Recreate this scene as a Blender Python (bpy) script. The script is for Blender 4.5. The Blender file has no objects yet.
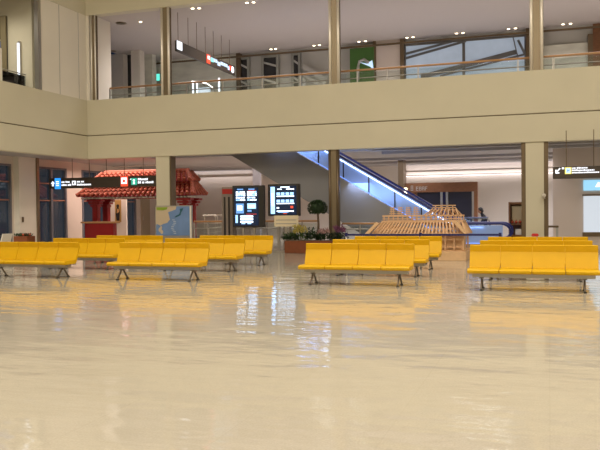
import bpy, bmesh, math, random
from mathutils import Vector, Matrix
random.seed(7)
SC = bpy.context.scene
COL = SC.collection
PI = math.pi
# ------------------------------------------------------------------ camera
F = 740.0
YAW = math.radians(18.6); PITCH = math.atan((225-211.2)/F); ROLL = math.radians(0.62)
CAM = Vector((0, 0, 1.32))
fw = Vector((-math.sin(YAW)*math.cos(PITCH), math.cos(YAW)*math.cos(PITCH), -math.sin(PITCH)))
r0 = Vector((math.cos(YAW), math.sin(YAW), 0)); u0 = r0.cross(fw)
RT = (r0*math.cos(ROLL) - u0*math.sin(ROLL)).normalized()
UP = RT.cross(fw).normalized()
def ray(px, py): return fw + RT*((px-300)/F) - UP*((py-225)/F)
def onY(px, py, Y):
    d = ray(px, py); return CAM + d*(Y/d.y)
def onX(px, py, X):
    d = ray(px, py); return CAM + d*(X/d.x)
def onZ(px, py, Z):
    d = ray(px, py); return CAM + d*((Z-CAM.z)/d.z)
def XY(px, Y, py=212): return onY(px, py, Y).x
def ZY(px, py, Y): return onY(px, py, Y).z
cd = bpy.data.cameras.new('camera'); cam = bpy.data.objects.new('camera', cd); COL.objects.link(cam)
cd.sensor_width = 36; cd.lens = F/600*36; cd.clip_end = 300
m = Matrix((RT, UP, -fw)).transposed().to_4x4(); m.translation = CAM
cam.matrix_world = m
SC.camera = cam

# ------------------------------------------------------------------ materials
def mat(name, col, rough=.5, metal=0, noise=0, nscale=3, emit=None, es=0, bump=0, bscale=20, coat=0, spec=None, stretch=None):
    M = bpy.data.materials.new(name); M.use_nodes = True
    nt = M.node_tree; b = nt.nodes['Principled BSDF']
    b.inputs['Base Color'].default_value = (*col, 1); b.inputs['Roughness'].default_value = rough
    b.inputs['Metallic'].default_value = metal
    if coat: b.inputs['Coat Weight'].default_value = coat; b.inputs['Coat Roughness'].default_value = .05
    if spec is not None: b.inputs['Specular IOR Level'].default_value = spec
    if noise or bump:
        tc = nt.nodes.new('ShaderNodeTexCoord'); mp = nt.nodes.new('ShaderNodeMapping')
        nt.links.new(tc.outputs['Object'], mp.inputs[0])
        if stretch: mp.inputs['Scale'].default_value = stretch
    if noise:
        n = nt.nodes.new('ShaderNodeTexNoise'); n.inputs['Scale'].default_value = nscale; n.inputs['Detail'].default_value = 5
        nt.links.new(mp.outputs[0], n.inputs['Vector'])
        r = nt.nodes.new('ShaderNodeValToRGB')
        r.color_ramp.elements[0].position = .3; r.color_ramp.elements[1].position = .7
        r.color_ramp.elements[0].color = (*[c*(1-noise) for c in col], 1)
        r.color_ramp.elements[1].color = (*[min(1, c*(1+noise)) for c in col], 1)
        nt.links.new(n.outputs['Fac'], r.inputs[0]); nt.links.new(r.outputs[0], b.inputs['Base Color'])
    if bump:
        n = nt.nodes.new('ShaderNodeTexNoise'); n.inputs['Scale'].default_value = bscale
        nt.links.new(mp.outputs[0], n.inputs['Vector'])
        bp = nt.nodes.new('ShaderNodeBump'); bp.inputs['Strength'].default_value = bump; bp.inputs['Distance'].default_value = .02
        nt.links.new(n.outputs['Fac'], bp.inputs['Height']); nt.links.new(bp.outputs[0], b.inputs['Normal'])
    if emit:
        b.inputs['Emission Color'].default_value = (*emit, 1); b.inputs['Emission Strength'].default_value = es
    return M
def glassmat(name, tint=(.9, .95, .95), amt=.12):
    M = bpy.data.materials.new(name); M.use_nodes = True; nt = M.node_tree
    for n in list(nt.nodes): nt.nodes.remove(n)
    o = nt.nodes.new('ShaderNodeOutputMaterial'); mx = nt.nodes.new('ShaderNodeMixShader')
    t = nt.nodes.new('ShaderNodeBsdfTransparent'); t.inputs[0].default_value = (*tint, 1)
    g = nt.nodes.new('ShaderNodeBsdfGlossy'); g.inputs['Roughness'].default_value = .03
    f = nt.nodes.new('ShaderNodeFresnel'); f.inputs[0].default_value = 1.5
    ma = nt.nodes.new('ShaderNodeMath'); ma.operation = 'ADD'; ma.inputs[1].default_value = amt*.3
    nt.links.new(f.outputs[0], ma.inputs[0]); nt.links.new(ma.outputs[0], mx.inputs[0])
    nt.links.new(t.outputs[0], mx.inputs[1]); nt.links.new(g.outputs[0], mx.inputs[2]); nt.links.new(mx.outputs[0], o.inputs[0])
    return M
def lin(r, g, b): return tuple((c/255/12.92 if c/255 <= .04045 else ((c/255+.055)/1.055)**2.4) for c in (r, g, b))

M = {}
M['wall'] = mat('beige_paint', (.60, .555, .425), .55, noise=.03, nscale=.6)
M['panel'] = mat('cream_panel', (.76, .71, .63), .5, noise=.02, nscale=.8)
M['pink'] = mat('pinkish_white_wall', (.62, .54, .48), .55, noise=.02, nscale=.7)
M['white'] = mat('white_paint', (.68, .63, .57), .55, noise=.02, nscale=1)
M['grey'] = mat('grey_paint', (.24, .235, .245), .6, noise=.03, nscale=1)
M['lgrey'] = mat('light_grey_paint', (.42, .41, .38), .6, noise=.05, nscale=.7)
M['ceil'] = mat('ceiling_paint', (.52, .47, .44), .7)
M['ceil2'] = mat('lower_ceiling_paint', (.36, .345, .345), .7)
M['stone'] = mat('pale_stone', (.64, .64, .56), .5, noise=.12, nscale=1.2, stretch=(1, 1, 3))
M['seam'] = mat('dark_seam', (.16, .125, .08), .7)
M['bronze'] = mat('bronze_metal', (.27, .215, .145), .35, metal=.7)
M['bronzed'] = mat('dark_bronze_metal', (.16, .115, .07), .4, metal=.5)
M['steel'] = mat('polished_steel', (.95, .90, .82), .42, metal=.6)
M['alu'] = mat('satin_aluminium', (.42, .40, .37), .35, metal=.8)
M['legm'] = mat('brushed_leg_metal', (.20, .17, .14), .4, metal=.6)
M['dark'] = mat('dark_metal', (.035, .032, .03), .4, metal=.3)
M['yellow'] = mat('yellow_vinyl', (.66, .38, .0), .45, spec=.3, noise=.03, nscale=6, bump=.03, bscale=60)
M['wood'] = mat('handrail_wood', (.48, .26, .11), .35, noise=.15, nscale=8, stretch=(1, 8, 8))
M['pine'] = mat('model_pine', (.64, .40, .23), .6, noise=.14, nscale=12, stretch=(1, 1, 6))
M['pine2'] = mat('base_ply', (.66, .43, .24), .6, noise=.08, nscale=6)
M['brown'] = mat('brown_veneer', (.20, .085, .035), .45, noise=.15, nscale=5, stretch=(1, 1, 5))
M['terra'] = mat('terracotta_box', (.17, .042, .009), .6, noise=.12, nscale=8)
M['tile'] = mat('red_roof_tile', (.42, .10, .055), .55, noise=.3, nscale=9)
M['lacq'] = mat('red_lacquer', (.26, .006, .008), .35)
M['sign'] = mat('sign_brown', (.045, .032, .022), .45)
M['glass'] = glassmat('clear_glass')
M['bgl'] = glassmat('blue_frosted_glass', (.70, .80, 1), .2)
_n = M['bgl'].node_tree; _m = [n for n in _n.nodes if n.type == 'MIX_SHADER'][0]; _o = [n for n in _n.nodes if n.type == 'OUTPUT_MATERIAL'][0]
_d = _n.nodes.new('ShaderNodeBsdfTranslucent'); _d.inputs[0].default_value = (.55, .70, .95, 1)
_f = _n.nodes.new('ShaderNodeBsdfDiffuse'); _f.inputs[0].default_value = (.55, .70, .95, 1)
_a = _n.nodes.new('ShaderNodeMixShader'); _n.links.new(_d.outputs[0], _a.inputs[1]); _n.links.new(_f.outputs[0], _a.inputs[2])
_b = _n.nodes.new('ShaderNodeMixShader'); _b.inputs[0].default_value = .6; _n.links.new(_m.outputs[0], _b.inputs[1]); _n.links.new(_a.outputs[0], _b.inputs[2]); _n.links.new(_b.outputs[0], _o.inputs[0])
M['nglass'] = mat('night_glass', (.012, .018, .028), .06, noise=.5, nscale=.6, stretch=(1, 1, .3), emit=(.12, .18, .26), es=.07)
M['nblack'] = mat('night_black_glass', (.02, .02, .022), .1)
M['bglass'] = mat('blue_night_glass', (.02, .04, .1), .1, emit=(.05, .12, .35), es=.6)
M['navy'] = mat('navy_shutter', (.012, .012, .03), .4)
M['leaf'] = mat('leaf_green', (.018, .045, .012), .6, noise=.5, nscale=20)
M['leafl'] = mat('leaf_mid_green', (.05, .10, .025), .6, noise=.4, nscale=20)
M['yflow'] = mat('yellow_petal', (.50, .42, .10), .6)
M['pflow'] = mat('pink_petal', (.45, .27, .25), .6)
M['mflow'] = mat('magenta_petal', (.24, .08, .17), .6)
M['bark'] = mat('bark', (.12, .08, .05), .8, noise=.3, nscale=20)
M['black'] = mat('black_cloth', (.012, .011, .012), .8)
M['skin'] = mat('skin', (.30, .15, .09), .6)
M['hair'] = mat('black_hair', (.008, .006, .005), .6)
M['blue'] = mat('blue_rubber', (.015, .02, .16), .35)
M['navyb'] = mat('navy_belt', (.012, .014, .10), .6)
M['orange'] = mat('orange_goods', (.45, .07, .03), .6)
M['creamg'] = mat('cream_goods', (.68, .58, .40), .6)
M['gold'] = mat('gold_poster', (.42, .25, .07), .6)
def E(name, col, s): return mat(name, tuple(c*.3 for c in col), .5, emit=col, es=s)
M['e_white'] = E('lit_white', (.88, .92, 1), 1.2)
M['e_warm'] = E('lit_warm', (1, .80, .55), 5)
M['e_cove'] = E('cove_lamp', (.95, .85, .85), 3.0)
M['e_covep'] = E('cove_lamp_pink', (1, .55, .40), 1.4)
M['e_blue'] = E('lit_blue', (.02, .28, .95), 1.2)
M['e_red'] = E('lit_red', (.95, .08, .03), .9)
M['e_green'] = E('lit_green', (.03, .45, .30), .8)
M['e_yel'] = E('lit_yellow', (.85, .75, .12), 1)
M['e_pale'] = E('lit_pale_blue', (.55, .72, .95), .9)
M['e_tube'] = E('blue_white_tube', (.58, .72, 1), 3.2)
M['e_btube'] = E('blue_tube', (.22, .38, 1), 1.0)
M['e_sky'] = E('lit_sky_picture', (.30, .62, .85), .9)
M['e_screen'] = E('lit_pale_screen', (.62, .68, .75), .75)
M['e_mid'] = E('screen_mid_blue', (.16, .38, .80), .9)
M['screen'] = mat('screen_dark', (.006, .012, .03), .2, emit=(.02, .05, .12), es=.25)
M['m_sea'] = mat('map_sea', (.13, .22, .42), .5, noise=.15, nscale=2)
M['m_land'] = mat('map_land', (.50, .40, .28), .5)
M['m_green'] = mat('map_green', (.20, .30, .02), .5)
M['m_teal'] = mat('map_teal', (.01, .09, .12), .5)
M['m_pale'] = mat('map_pale', (.45, .50, .58), .5)
M['green'] = mat('green_panel', (.05, .14, .025), .5, noise=.05)
M['redlab'] = mat('red_label', (.35, .015, .01), .5)

def floor_mat():
    m_ = bpy.data.materials.new('polished_floor'); m_.use_nodes = True; nt = m_.node_tree; b = nt.nodes['Principled BSDF']
    tc = nt.nodes.new('ShaderNodeTexCoord')
    br = nt.nodes.new('ShaderNodeTexBrick'); br.offset = 0; br.inputs['Scale'].default_value = 1
    br.inputs['Brick Width'].default_value = 1.1; br.inputs['Row Height'].default_value = 1.1; br.inputs['Mortar Size'].default_value = .006
    br.inputs['Color1'].default_value = (.50, .453, .372, 1); br.inputs['Color2'].default_value = (.49, .443, .363, 1); br.inputs['Mortar'].default_value = (.475, .43, .35, 1)
    nt.links.new(tc.outputs['Object'], br.inputs['Vector'])
    n0 = nt.nodes.new('ShaderNodeTexNoise'); n0.inputs['Scale'].default_value = 60; nt.links.new(tc.outputs['Object'], n0.inputs['Vector'])
    mx = nt.nodes.new('ShaderNodeMixRGB'); mx.blend_type = 'OVERLAY'; mx.inputs[0].default_value = .15
    nt.links.new(br.outputs['Color'], mx.inputs[1]); nt.links.new(n0.outputs['Fac'], mx.inputs[2])
    nt.links.new(mx.outputs[0], b.inputs['Base Color'])
    b.inputs['Roughness'].default_value = .055; b.inputs['Specular IOR Level'].default_value = .62
    # slow undulation of the polished slabs
    mp = nt.nodes.new('ShaderNodeMapping'); mp.inputs['Scale'].default_value = (.7, 1.6, 1)
    nt.links.new(tc.outputs['Object'], mp.inputs[0])
    n1 = nt.nodes.new('ShaderNodeTexNoise'); n1.inputs['Scale'].default_value = 1.6; n1.inputs['Detail'].default_value = 3
    nt.links.new(mp.outputs[0], n1.inputs['Vector'])
    bp = nt.nodes.new('ShaderNodeBump'); bp.inputs['Strength'].default_value = 1; bp.inputs['Distance'].default_value = .013
    nt.links.new(n1.outputs['Fac'], bp.inputs['Height']); nt.links.new(bp.outputs[0], b.inputs['Normal'])
    return m_
M['floor'] = floor_mat()

# ------------------------------------------------------------------ geometry helpers
class MB:
    def __init__(s): s.bm = bmesh.new()
    def box(s, x0, x1, y0, y1, z0, z1, bev=0):
        vs = [s.bm.verts.new((x, y, z)) for x in (x0, x1) for y in (y0, y1) for z in (z0, z1)]
        fs = [(0, 1, 3, 2), (4, 6, 7, 5), (0, 4, 5, 1), (2, 3, 7, 6), (0, 2, 6, 4), (1, 5, 7, 3)]
        f = [s.bm.faces.new([vs[i] for i in q]) for q in fs]
        if bev:
            es = list({e for q in f for e in q.edges})
            bmesh.ops.bevel(s.bm, geom=es, offset=bev, segments=2, affect='EDGES')
        return s
    def prism(s, pts, axis, a, b):
        """outline pts swept along an axis; pts are the two other coordinates"""
        def P(p, v):
            return {'x': (v, p[0], p[1]), 'y': (p[0], v, p[1]), 'z': (p[0], p[1], v)}[axis]
        A = [s.bm.verts.new(P(p, a)) for p in pts]; B = [s.bm.verts.new(P(p, b)) for p in pts]
        n = len(pts)
        s.bm.faces.new(A[::-1]); s.bm.faces.new(B)
        for i in range(n): s.bm.faces.new((A[i], A[(i+1) % n], B[(i+1) % n], B[i]))
        return s
    def bar(s, p, q, w, h=None):
        """square-section bar from p to q"""
        p = Vector(p); q = Vector(q); h = h or w; d = (q-p).normalized()
        up = Vector((0, 0, 1)) if abs(d.z) < .95 else Vector((0, 1, 0))
        a = d.cross(up).normalized(); c = a.cross(d).normalized()
        V = [s.bm.verts.new(e + a*w/2*i + c*h/2*j) for e in (p, q) for i, j in ((-1, -1), (1, -1), (1, 1), (-1, 1))]
        for k in range(4): s.bm.faces.new((V[k], V[(k+1) % 4], V[4+(k+1) % 4], V[4+k]))
        s.bm.faces.new(V[3::-1]); s.bm.faces.new(V[4:])
        return s
    def tube(s, pts, r, n=10, r2=None):
        pts = [Vector(p) for p in pts]; rings = []
        for i, p in enumerate(pts):
            d = (pts[min(i+1, len(pts)-1)] - pts[max(i-1, 0)]).normalized()
            up = Vector((0, 0, 1)) if abs(d.z) < .95 else Vector((0, 1, 0))
            a = d.cross(up).normalized(); c = a.cross(d).normalized()
            rr = r if r2 is None else r + (r2-r)*i/(len(pts)-1)
            rings.append([s.bm.verts.new(p + a*rr*math.cos(2*PI*k/n) + c*rr*math.sin(2*PI*k/n)) for k in range(n)])
        for A, B in zip(rings, rings[1:]):
            for k in range(n): s.bm.faces.new((A[k], A[(k+1) % n], B[(k+1) % n], B[k]))
        s.bm.faces.new(rings[0][::-1]); s.bm.faces.new(rings[-1])
        return s
    def ball(s, c, r, seg=8, sc=(1, 1, 1), jit=0):
        ret = bmesh.ops.create_icosphere(s.bm, subdivisions=seg if seg < 4 else 2, radius=r)
        for v in ret['verts']:
            k = 1 + random.uniform(-jit, jit)
            v.co = Vector((v.co.x*sc[0]*k, v.co.y*sc[1]*k, v.co.z*sc[2]*k)) + Vector(c)
        return s
    def leaf(s, p, d, L, w):
        p = Vector(p); d = Vector(d).normalized(); a = d.cross(Vector((random.random()-.5, random.random()-.5, 1))).normalized()*w
        n = d.cross(a).normalized()*w*.2
        V = [s.bm.verts.new(x) for x in (p, p+d*L*.5+a+n, p+d*L, p+d*L*.5-a+n)]
        s.bm.faces.new(V); return s
    def build(s, name, m_, parent=None, smooth=False, loc=None):
        bmesh.ops.recalc_face_normals(s.bm, faces=s.bm.faces)
        me = bpy.data.meshes.new(name); s.bm.to_mesh(me); s.bm.free()
        me.materials.append(m_ if not isinstance(m_, str) else M[m_])
        if smooth:
            for p in me.polygons: p.use_smooth = True
        o = bpy.data.objects.new(name, me); COL.objects.link(o)
        if parent: o.parent = parent
        if loc: o.location = loc
        return o
def tag(o, label=None, cat=None, group=None, kind=None):
    if label: o['label'] = label
    if cat: o['category'] = cat
    if group: o['group'] = group
    if kind: o['kind'] = kind
    return o
def empty(name, loc, label, cat, group=None, rz=0):
    o = bpy.data.objects.new(name, None); COL.objects.link(o); o.location = loc; o.rotation_euler.z = rz
    return tag(o, label, cat, group)
def struct(name, mb, m_, parent=None):
    o = mb.build(name, m_, parent)
    if not parent: o['kind'] = 'structure'
    return o
def copy_tree(o, parent=None):
    c = o.copy(); COL.objects.link(c); c.parent = parent
    for ch in list(o.children): copy_tree(ch, c)
    return c
def lamp(name, loc, size, power, col, rot=(0, 0, 0), sy=None):
    L = bpy.data.lights.new(name, 'AREA'); L.size = size
    L.energy = power; L.color = col
    if 'hall' not in name: L.spread = 2.4
    if sy: L.shape = 'RECTANGLE'; L.size_y = sy
    o = bpy.data.objects.new(name, L); COL.objects.link(o); o.location = loc; o.rotation_euler = rot
    return o

# ------------------------------------------------------------------ shell
YF = 24.25          # face of the gallery front
XL = XY(87, YF, 100)   # face of the side gallery
CZ = 12.5           # hall ceiling
ZB, ZG, ZT = 3.40, 4.28, 5.63      # gallery front: underside, groove, top
ZH = 8.85           # head of the upper openings
YB = 37.0           # rear wall, lower level
YU = 33.2           # rear wall, upper level
XW = -19.6          # outside wall on the left
XR = 12.0
LC = 3.55           # lower ceiling
struct('floor', MB().box(XW-2, XR+.3, -10.3, YB+.3, -.2, 0), 'floor')
struct('ceiling', MB().box(XW-2, XR+.3, -10.3, YF+.3, CZ, CZ+.2), 'ceil')
struct('wall_right', MB().box(XR, XR+.3, -10, YB, 0, CZ), 'wall')
struct('wall_back', MB().box(XW-2, XR+.3, -10.3, -10, 0, CZ), 'wall')
struct('wall_front', MB().box(XW-2, XR, YB, YB+.3, 0, 3.9), 'white')
# gallery front: a lower band and an upper band with a groove between
struct('trim_1', MB().box(XL-.35, XR, YF, YF+.35, ZB, ZG-.016, .01), 'wall')
struct('trim_2', MB().box(XL-.32, XR, YF+.03, YF+.35, ZG-.016, ZG+.016), 'seam')
struct('trim_3', MB().box(XL-.35, XR, YF, YF+.35, ZG+.016, ZT, .01), 'wall')
struct('trim_4', MB().box(XL-.35, XL, -10, YF-.002, ZB, ZG-.016, .01), 'wall')
struct('trim_5', MB().box(XL-.35, XL-.03, -10, YF-.002, ZG-.016, ZG+.016), 'seam')
struct('trim_6', MB().box(XL-.35, XL, -10, YF-.002, ZG+.016, ZT, .01), 'wall')
# header walls above the openings
struct('wall_upper_front', MB().box(XL-.35, XR, YF, YF+.35, ZH, CZ), 'wall')
struct('wall_upper_left', MB().box(XL-.35, XL, -10, YF-.002, ZH, CZ), 'wall')
# slab / ceilings
YE0, YE1 = 25.3, 27.0    # escalator band
EX0, EX1 = -15.5, -6.0    # opening in the slab
def slab(name, z0, z1, m_):
    b = MB()
    b.box(XW, XR, YF+.35, YE0-.05, z0, z1); b.box(XW, EX0, YE0-.05, YE1+.05, z0, z1)
    b.box(EX1, XR, YE0-.05, YE1+.05, z0, z1); b.box(XW, XR, YE1+.05, YB, z0, z1)
    b.box(XW, XL-.35, -10, YF+.35, z0, z1)
    return struct(name, b, m_)
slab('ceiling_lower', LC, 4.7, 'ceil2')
struct('ceiling_upper', MB().box(XW, XR, YF+.35, YU+3, 8.95, 9.15), 'ceil')
struct('ceiling_upper_left', MB().box(XW-2, XL-.35, -10, YF+.35, 8.95, 9.15), 'ceil')
# shallow ceiling beams of the lower level
b = MB()
for y in (26.0, 27.6, 31.0, 33.4): b.box(-6 if y < 29 else -9, XR, y, y+.3, LC-.10, LC)
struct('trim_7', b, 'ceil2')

# ---- left outside wall with tall windows
def wall_with_windows():
    wins = [(20.3, 23.45), (24.85, 26.9), (28.0, 30.2), (31.6, 32.5)]
    b = MB(); y = -10; ZTW = 3.25
    for (a, c) in wins:
        b.box(XW-.3, XW, y, a, 0, LC); b.box(XW-.3, XW, a, c, ZTW, LC); y = c
    b.box(XW-.3, XW, y, YB, 0, LC)
    struct('wall_left', b, 'pink')
    for i, (a, c) in enumerate(wins):
        w = MB(); w.box(XW-.10, XW+.03, a, a+.10, 0, ZTW).box(XW-.10, XW+.03, c-.10, c, 0, ZTW)
        w.box(XW-.10, XW+.03, a+.1, c-.1, ZTW-.08, ZTW); w.box(XW-.10, XW+.03, a+.1, c-.1, 0, .12)
        if c-a > 1.5: w.box(XW-.10, XW+.04, (a+c)/2-.07, (a+c)/2+.07, .12, ZTW-.08)
        fr = struct('window_%d' % (i+1), w, mat('window_frame_grey', (.16, .16, .19), .4, metal=.3))
        MB().box(XW-.09, XW-.06, a+.05, c-.05, .05, ZTW-.03).build('pane', 'nglass', fr)
        t = MB()
        for z in (1.85, 2.55): t.box(XW-.05, XW+.0, a+.1, c-.1, z, z+.05)
        t.build('mullion', mat('copper_rail', (.30, .13, .08), .4), fr)
wall_with_windows()
# cream pilaster and brown jambs between the two nearest windows
b = MB().box(XW, XW+.25, 23.6, 24.6, 0, LC); struct('trim_8', b, 'panel')
b = MB().box(XW, XW+.3, 24.6, 24.75, 0, LC); struct('trim_9', b, 'bronze')
# upper left outside wall
b = MB().box(XW-2.0, XW-1.7, -10, YU, 4.7, 9.0); struct('wall_upper_outside', b, 'lgrey')

# ---- upper rear wall (gallery level)
def up(px0, px1, py0, py1, Y):  # rectangle on plane Y seen between pixels
    pc = (px0+px1)/2
    return XY(px0, Y, 60), XY(px1, Y, 60), ZY(pc, py1, Y), ZY(pc, py0, Y)
ZU0, ZU1 = 4.7, 8.95
YQ = YU - .06
def ubox(name, px0, px1, m_, y0=YU-.06, y1=YU, z0=ZU0, z1=ZU1, parent=None):
    return struct(name, MB().box(XY(px0, y0, 60), XY(px1, y0, 60), y0, y1, z0, z1), m_, parent)
struct('wall_upper_rear', MB().box(XW-2, XR, YU, YU+.3, ZU0, ZU1), 'lgrey')
ubox('trim_10', 150, 236, 'stone'); ubox('trim_11', 236, 240, 'bronzed', YU-.25)
# framed dark windows 240-300
def uwindow(n, px0, px1, npan, frame, pane, z1=8.75):
    x0, x1 = XY(px0, YQ, 60), XY(px1, YQ, 60)
    w = MB(); w.box(x0, x1, YQ-.1, YQ-.01, z1-.1, z1)
    for k in range(npan+1):
        x = x0+(x1-x0)*k/npan; w.box(x-.06, x+.06, YQ-.12, YQ-.01, ZU0, z1)
    fr = struct('window_%d' % n, w, frame)
    MB().box(x0, x1, YQ-.05, YQ-.02, ZU0, z1).build('pane', pane, fr)
    return fr
def wslat(fr, a, c):
    b = MB()
    for z in (5.6, 6.5, 7.4, 8.2): b.bar((XY(a, YQ, 60), YQ-.08, z+.25), (XY(c, YQ, 60), YQ-.08, z), .04, .09)
    b.build('mullion', 'lgrey', fr)
gf = mat('grey_green_frame', (.27, .27, .24), .4)
wslat(uwindow(5, 240, 249, 1, gf, 'nblack'), 240, 249); wslat(uwindow(6, 263, 278, 1, gf, 'nblack'), 263, 278); wslat(uwindow(7, 293, 300, 1, gf, 'nblack'), 293, 300)
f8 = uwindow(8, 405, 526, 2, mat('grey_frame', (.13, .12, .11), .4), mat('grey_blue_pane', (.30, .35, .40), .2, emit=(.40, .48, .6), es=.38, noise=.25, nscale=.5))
# diagonal steel members standing before that glazing (the roof of the stair beyond)
b = MB()
for (x0, y0, x1, y1, w) in ((405, 54, 452, 41.5, .10), (405, 58.5, 466, 41, .10), (421, 77, 516, 52, .2), (440, 76, 524, 54.5, .08), (513, 37, 518, 58, .16), (518, 40, 527, 58, .10)):
    p = onY(x0, y0, YQ-.16); q = onY(x1, y1, YQ-.16); b.bar(p, q, .05, w)
tag(b.build('roof_brace', mat('dark_grey_steel', (.12, .12, .12), .5)), 'grey sloping steel members crossing the upper gallery window', 'beam')
b = MB()
for (x0, y0, x1, y1, w) in ((302, 66, 326, 80, .22), (302, 74, 318, 84, .12), ):
    b.bar(onY(x0, y0, YQ-.2), onY(x1, y1, YQ-.2), .05, w)
for px in (304, 324): p = onY(px, 78, YQ-.2); b.box(p.x-.08, p.x+.08, p.y-.025, p.y+.025, 4.7, p.z)
tag(b.build('stair_brace', 'lgrey'), 'grey sloping stair side low behind the railing left of the middle upper post', 'beam')
ubox('trim_12', 375, 400, 'pink', YU-.3); ubox('trim_13', 400, 404, 'bronzed', YU-.4); ubox('trim_14', 373, 376, 'bronzed', YU-.35)
ubox('trim_15', 526, 543, 'bronzed', YU-.3)
ubox('trim_16', 543, 588, 'stone', YU-.12, z1=8.2); ubox('trim_17', 588, 593, 'bronzed', YU-.3, z1=8.5); ubox('trim_18', 593, 620, 'brown', YU-.1)
# horizontal shadow-gap rail along the head of the rear wall
struct('trim_19', MB().box(XY(150, YU-.4, 60), XR, YU-.45, YU-.38, 8.70, 8.78), 'bronzed')
# green advertising panel with a white swoosh
x0, x1, z0, z1 = up(350, 374, 48, 82, YU-.35)
gp = empty('advertising_panel', ((x0+x1)/2, YU-.35, z0), 'green advertising panel with a curved white line on the upper gallery', 'panel')
MB().box(-(x1-x0)/2, (x1-x0)/2, -.03, .03, 0, z1-z0).build('board', 'green', gp)
pts = [onY(x, y, YU-.40)-gp.location for x, y in ((358, 80), (358, 68), (359.5, 61.5), (364, 59.5), (369, 63))]
MB().tube(pts, .07).build('white_curve', M['lgrey'], gp)
p = onY(369, 64, YU-.42)-gp.location
MB().prism([(p.x-.45, p.z+.12), (p.x-.1, p.z+.02), (p.x+.15, p.z+.16), (p.x+.22, p.z-.3), (p.x+.05, p.z-.12)], 'y', p.y-.01, p.y+.01).build('white_star', M['e_pale'], gp)

t_ = onY(206, 88, 30.0)
sr = empty('stair_balustrade', (t_.x, 30.0, 4.7), 'lit curved stair balustrade behind the railing under the upper hanging sign', 'balustrade')
Q = lambda px, py: onY(px, py, 30.0)-Vector((t_.x, 30.0, 4.7))
MB().tube([Q(192, 82), Q(200, 82.5), Q(207, 84), Q(213, 88), Q(214, 97)], .06, 8).build('handrail', 'alu', sr)
for px, tp in ((193, 82), (197, 82.5), (219, 78)):
    q = Q(px, tp); MB().tube([(q.x, 0, 0), (q.x, 0, q.z)], .045, 8).build('lit_post', 'e_white', sr)
q0, q1 = Q(198, 84), Q(210, 87); MB().box(q0.x, q1.x, .02, .05, 0, q1.z).build('lit_panel', 'e_screen', sr)
# ---- left return of the upper gallery, beside the corner
yA = onX(111, 60, XL+.1).y
struct('wall_return', MB().box(XL-.25, XL+.1, YF+.03, min(yA, 27.5), ZT, 8.95), 'panel')
# stepped walls in the back left corner
def ub2(name, px0, px1, Y, m_, z1=8.95, d=.4):
    return struct(name, MB().box(XY(px0, Y, 60), XY(px1, Y, 60), Y, Y+d, 4.7, z1), m_)
ub2('trim_20', 100, 123, 31.0, 'white'); ub2('trim_21', 123, 131.5, 31.4, 'nblack'); ub2('trim_22', 131, 140, 30.6, 'panel')
ub2('trim_23', 139, 152, 31.6, 'stone')
# exit sign (green) on that wall
p = onY(156.7, 77.5, YU-.12)
ex = empty('exit_sign', (p.x, p.y, p.z), 'small lit green exit sign on the upper gallery wall', 'sign')
MB().box(-.22, .22, -.03, .03, -.2, .2, .01).build('housing', 'alu', ex)
MB().box(-.19, .19, -.04, -.031, -.17, .17).build('lit_face', E('exit_green', (.12, .75, .6), 1.1), ex)

# ---- left side gallery: panel wall, opening and post
def yX(px, py=60): return onX(px, py, XL).y
yp0 = yX(41); 
struct('wall_panel_left', MB().box(XL-.14, XL-.02, yp0, YF+.02, ZT, ZH), 'panel')
b = MB()
for px in (60, 79):
    y = yX(px); b.box(XL-.025, XL-.01, y-.012, y+.012, ZT, ZH)
struct('trim_24', b, 'lgrey')
struct('trim_25', MB().box(XL-.14, XL+.02, yp0-.16, yp0-.0, ZT, ZH), 'alu')
struct('trim_26', MB().box(XL-.3, XL-.2, yX(6)-.05, yX(6)+.05, ZT, ZT+1.1), 'panel')
# inside of that side gallery: rear wall with night window and a lit tube
b = MB().box(XW-1.7, XL-.4, yp0+.05, yp0+.3, 4.7, 8.95); struct('wall_side_gallery', b, 'wall')
yw = yp0+.05
xw0, xw1 = XY(-14, yw, 50), XY(8, yw, 50); zt_ = ZY(0, 17, yw); zm_ = ZY(0, 40, yw)
w27 = struct('window_9', MB().box(xw0, xw1, yw-.06, yw-.01, 4.8, zt_), 'dark')
MB().box(xw0+.1, xw1-.25, yw-.08, yw-.061, zm_, zt_-.1).build('pane', 'nblack', w27)
MB().box(xw0+.1, xw1-.25, yw-.08, yw-.061, 4.85, zm_-.08).build('pane', 'bglass', w27)
MB().box(xw0+.1, xw1-.1, yw-.10, yw-.081, zm_-.06, zm_).build('mullion', 'alu', w27)
MB().box(xw1-.22, xw1, yw-.12, yw-.061, 4.8, zt_).build('jamb', mat('olive_jamb', (.22, .18, .10), .5), w27)
p = onY(20, 63, yp0+.02)
tube = empty('tube_lamp', (p.x, p.y-.05, p.z-.5), 'upright lit tube lamp in the upper left gallery', 'lamp')
MB().box(-.05, .05, 0, .08, -.05, 1.25).build('back_plate', 'alu', tube)
MB().tube([(0, -.03, .02), (0, -.03, 1.18)], .04).build('lit_tube', 'e_white', tube)

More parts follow.
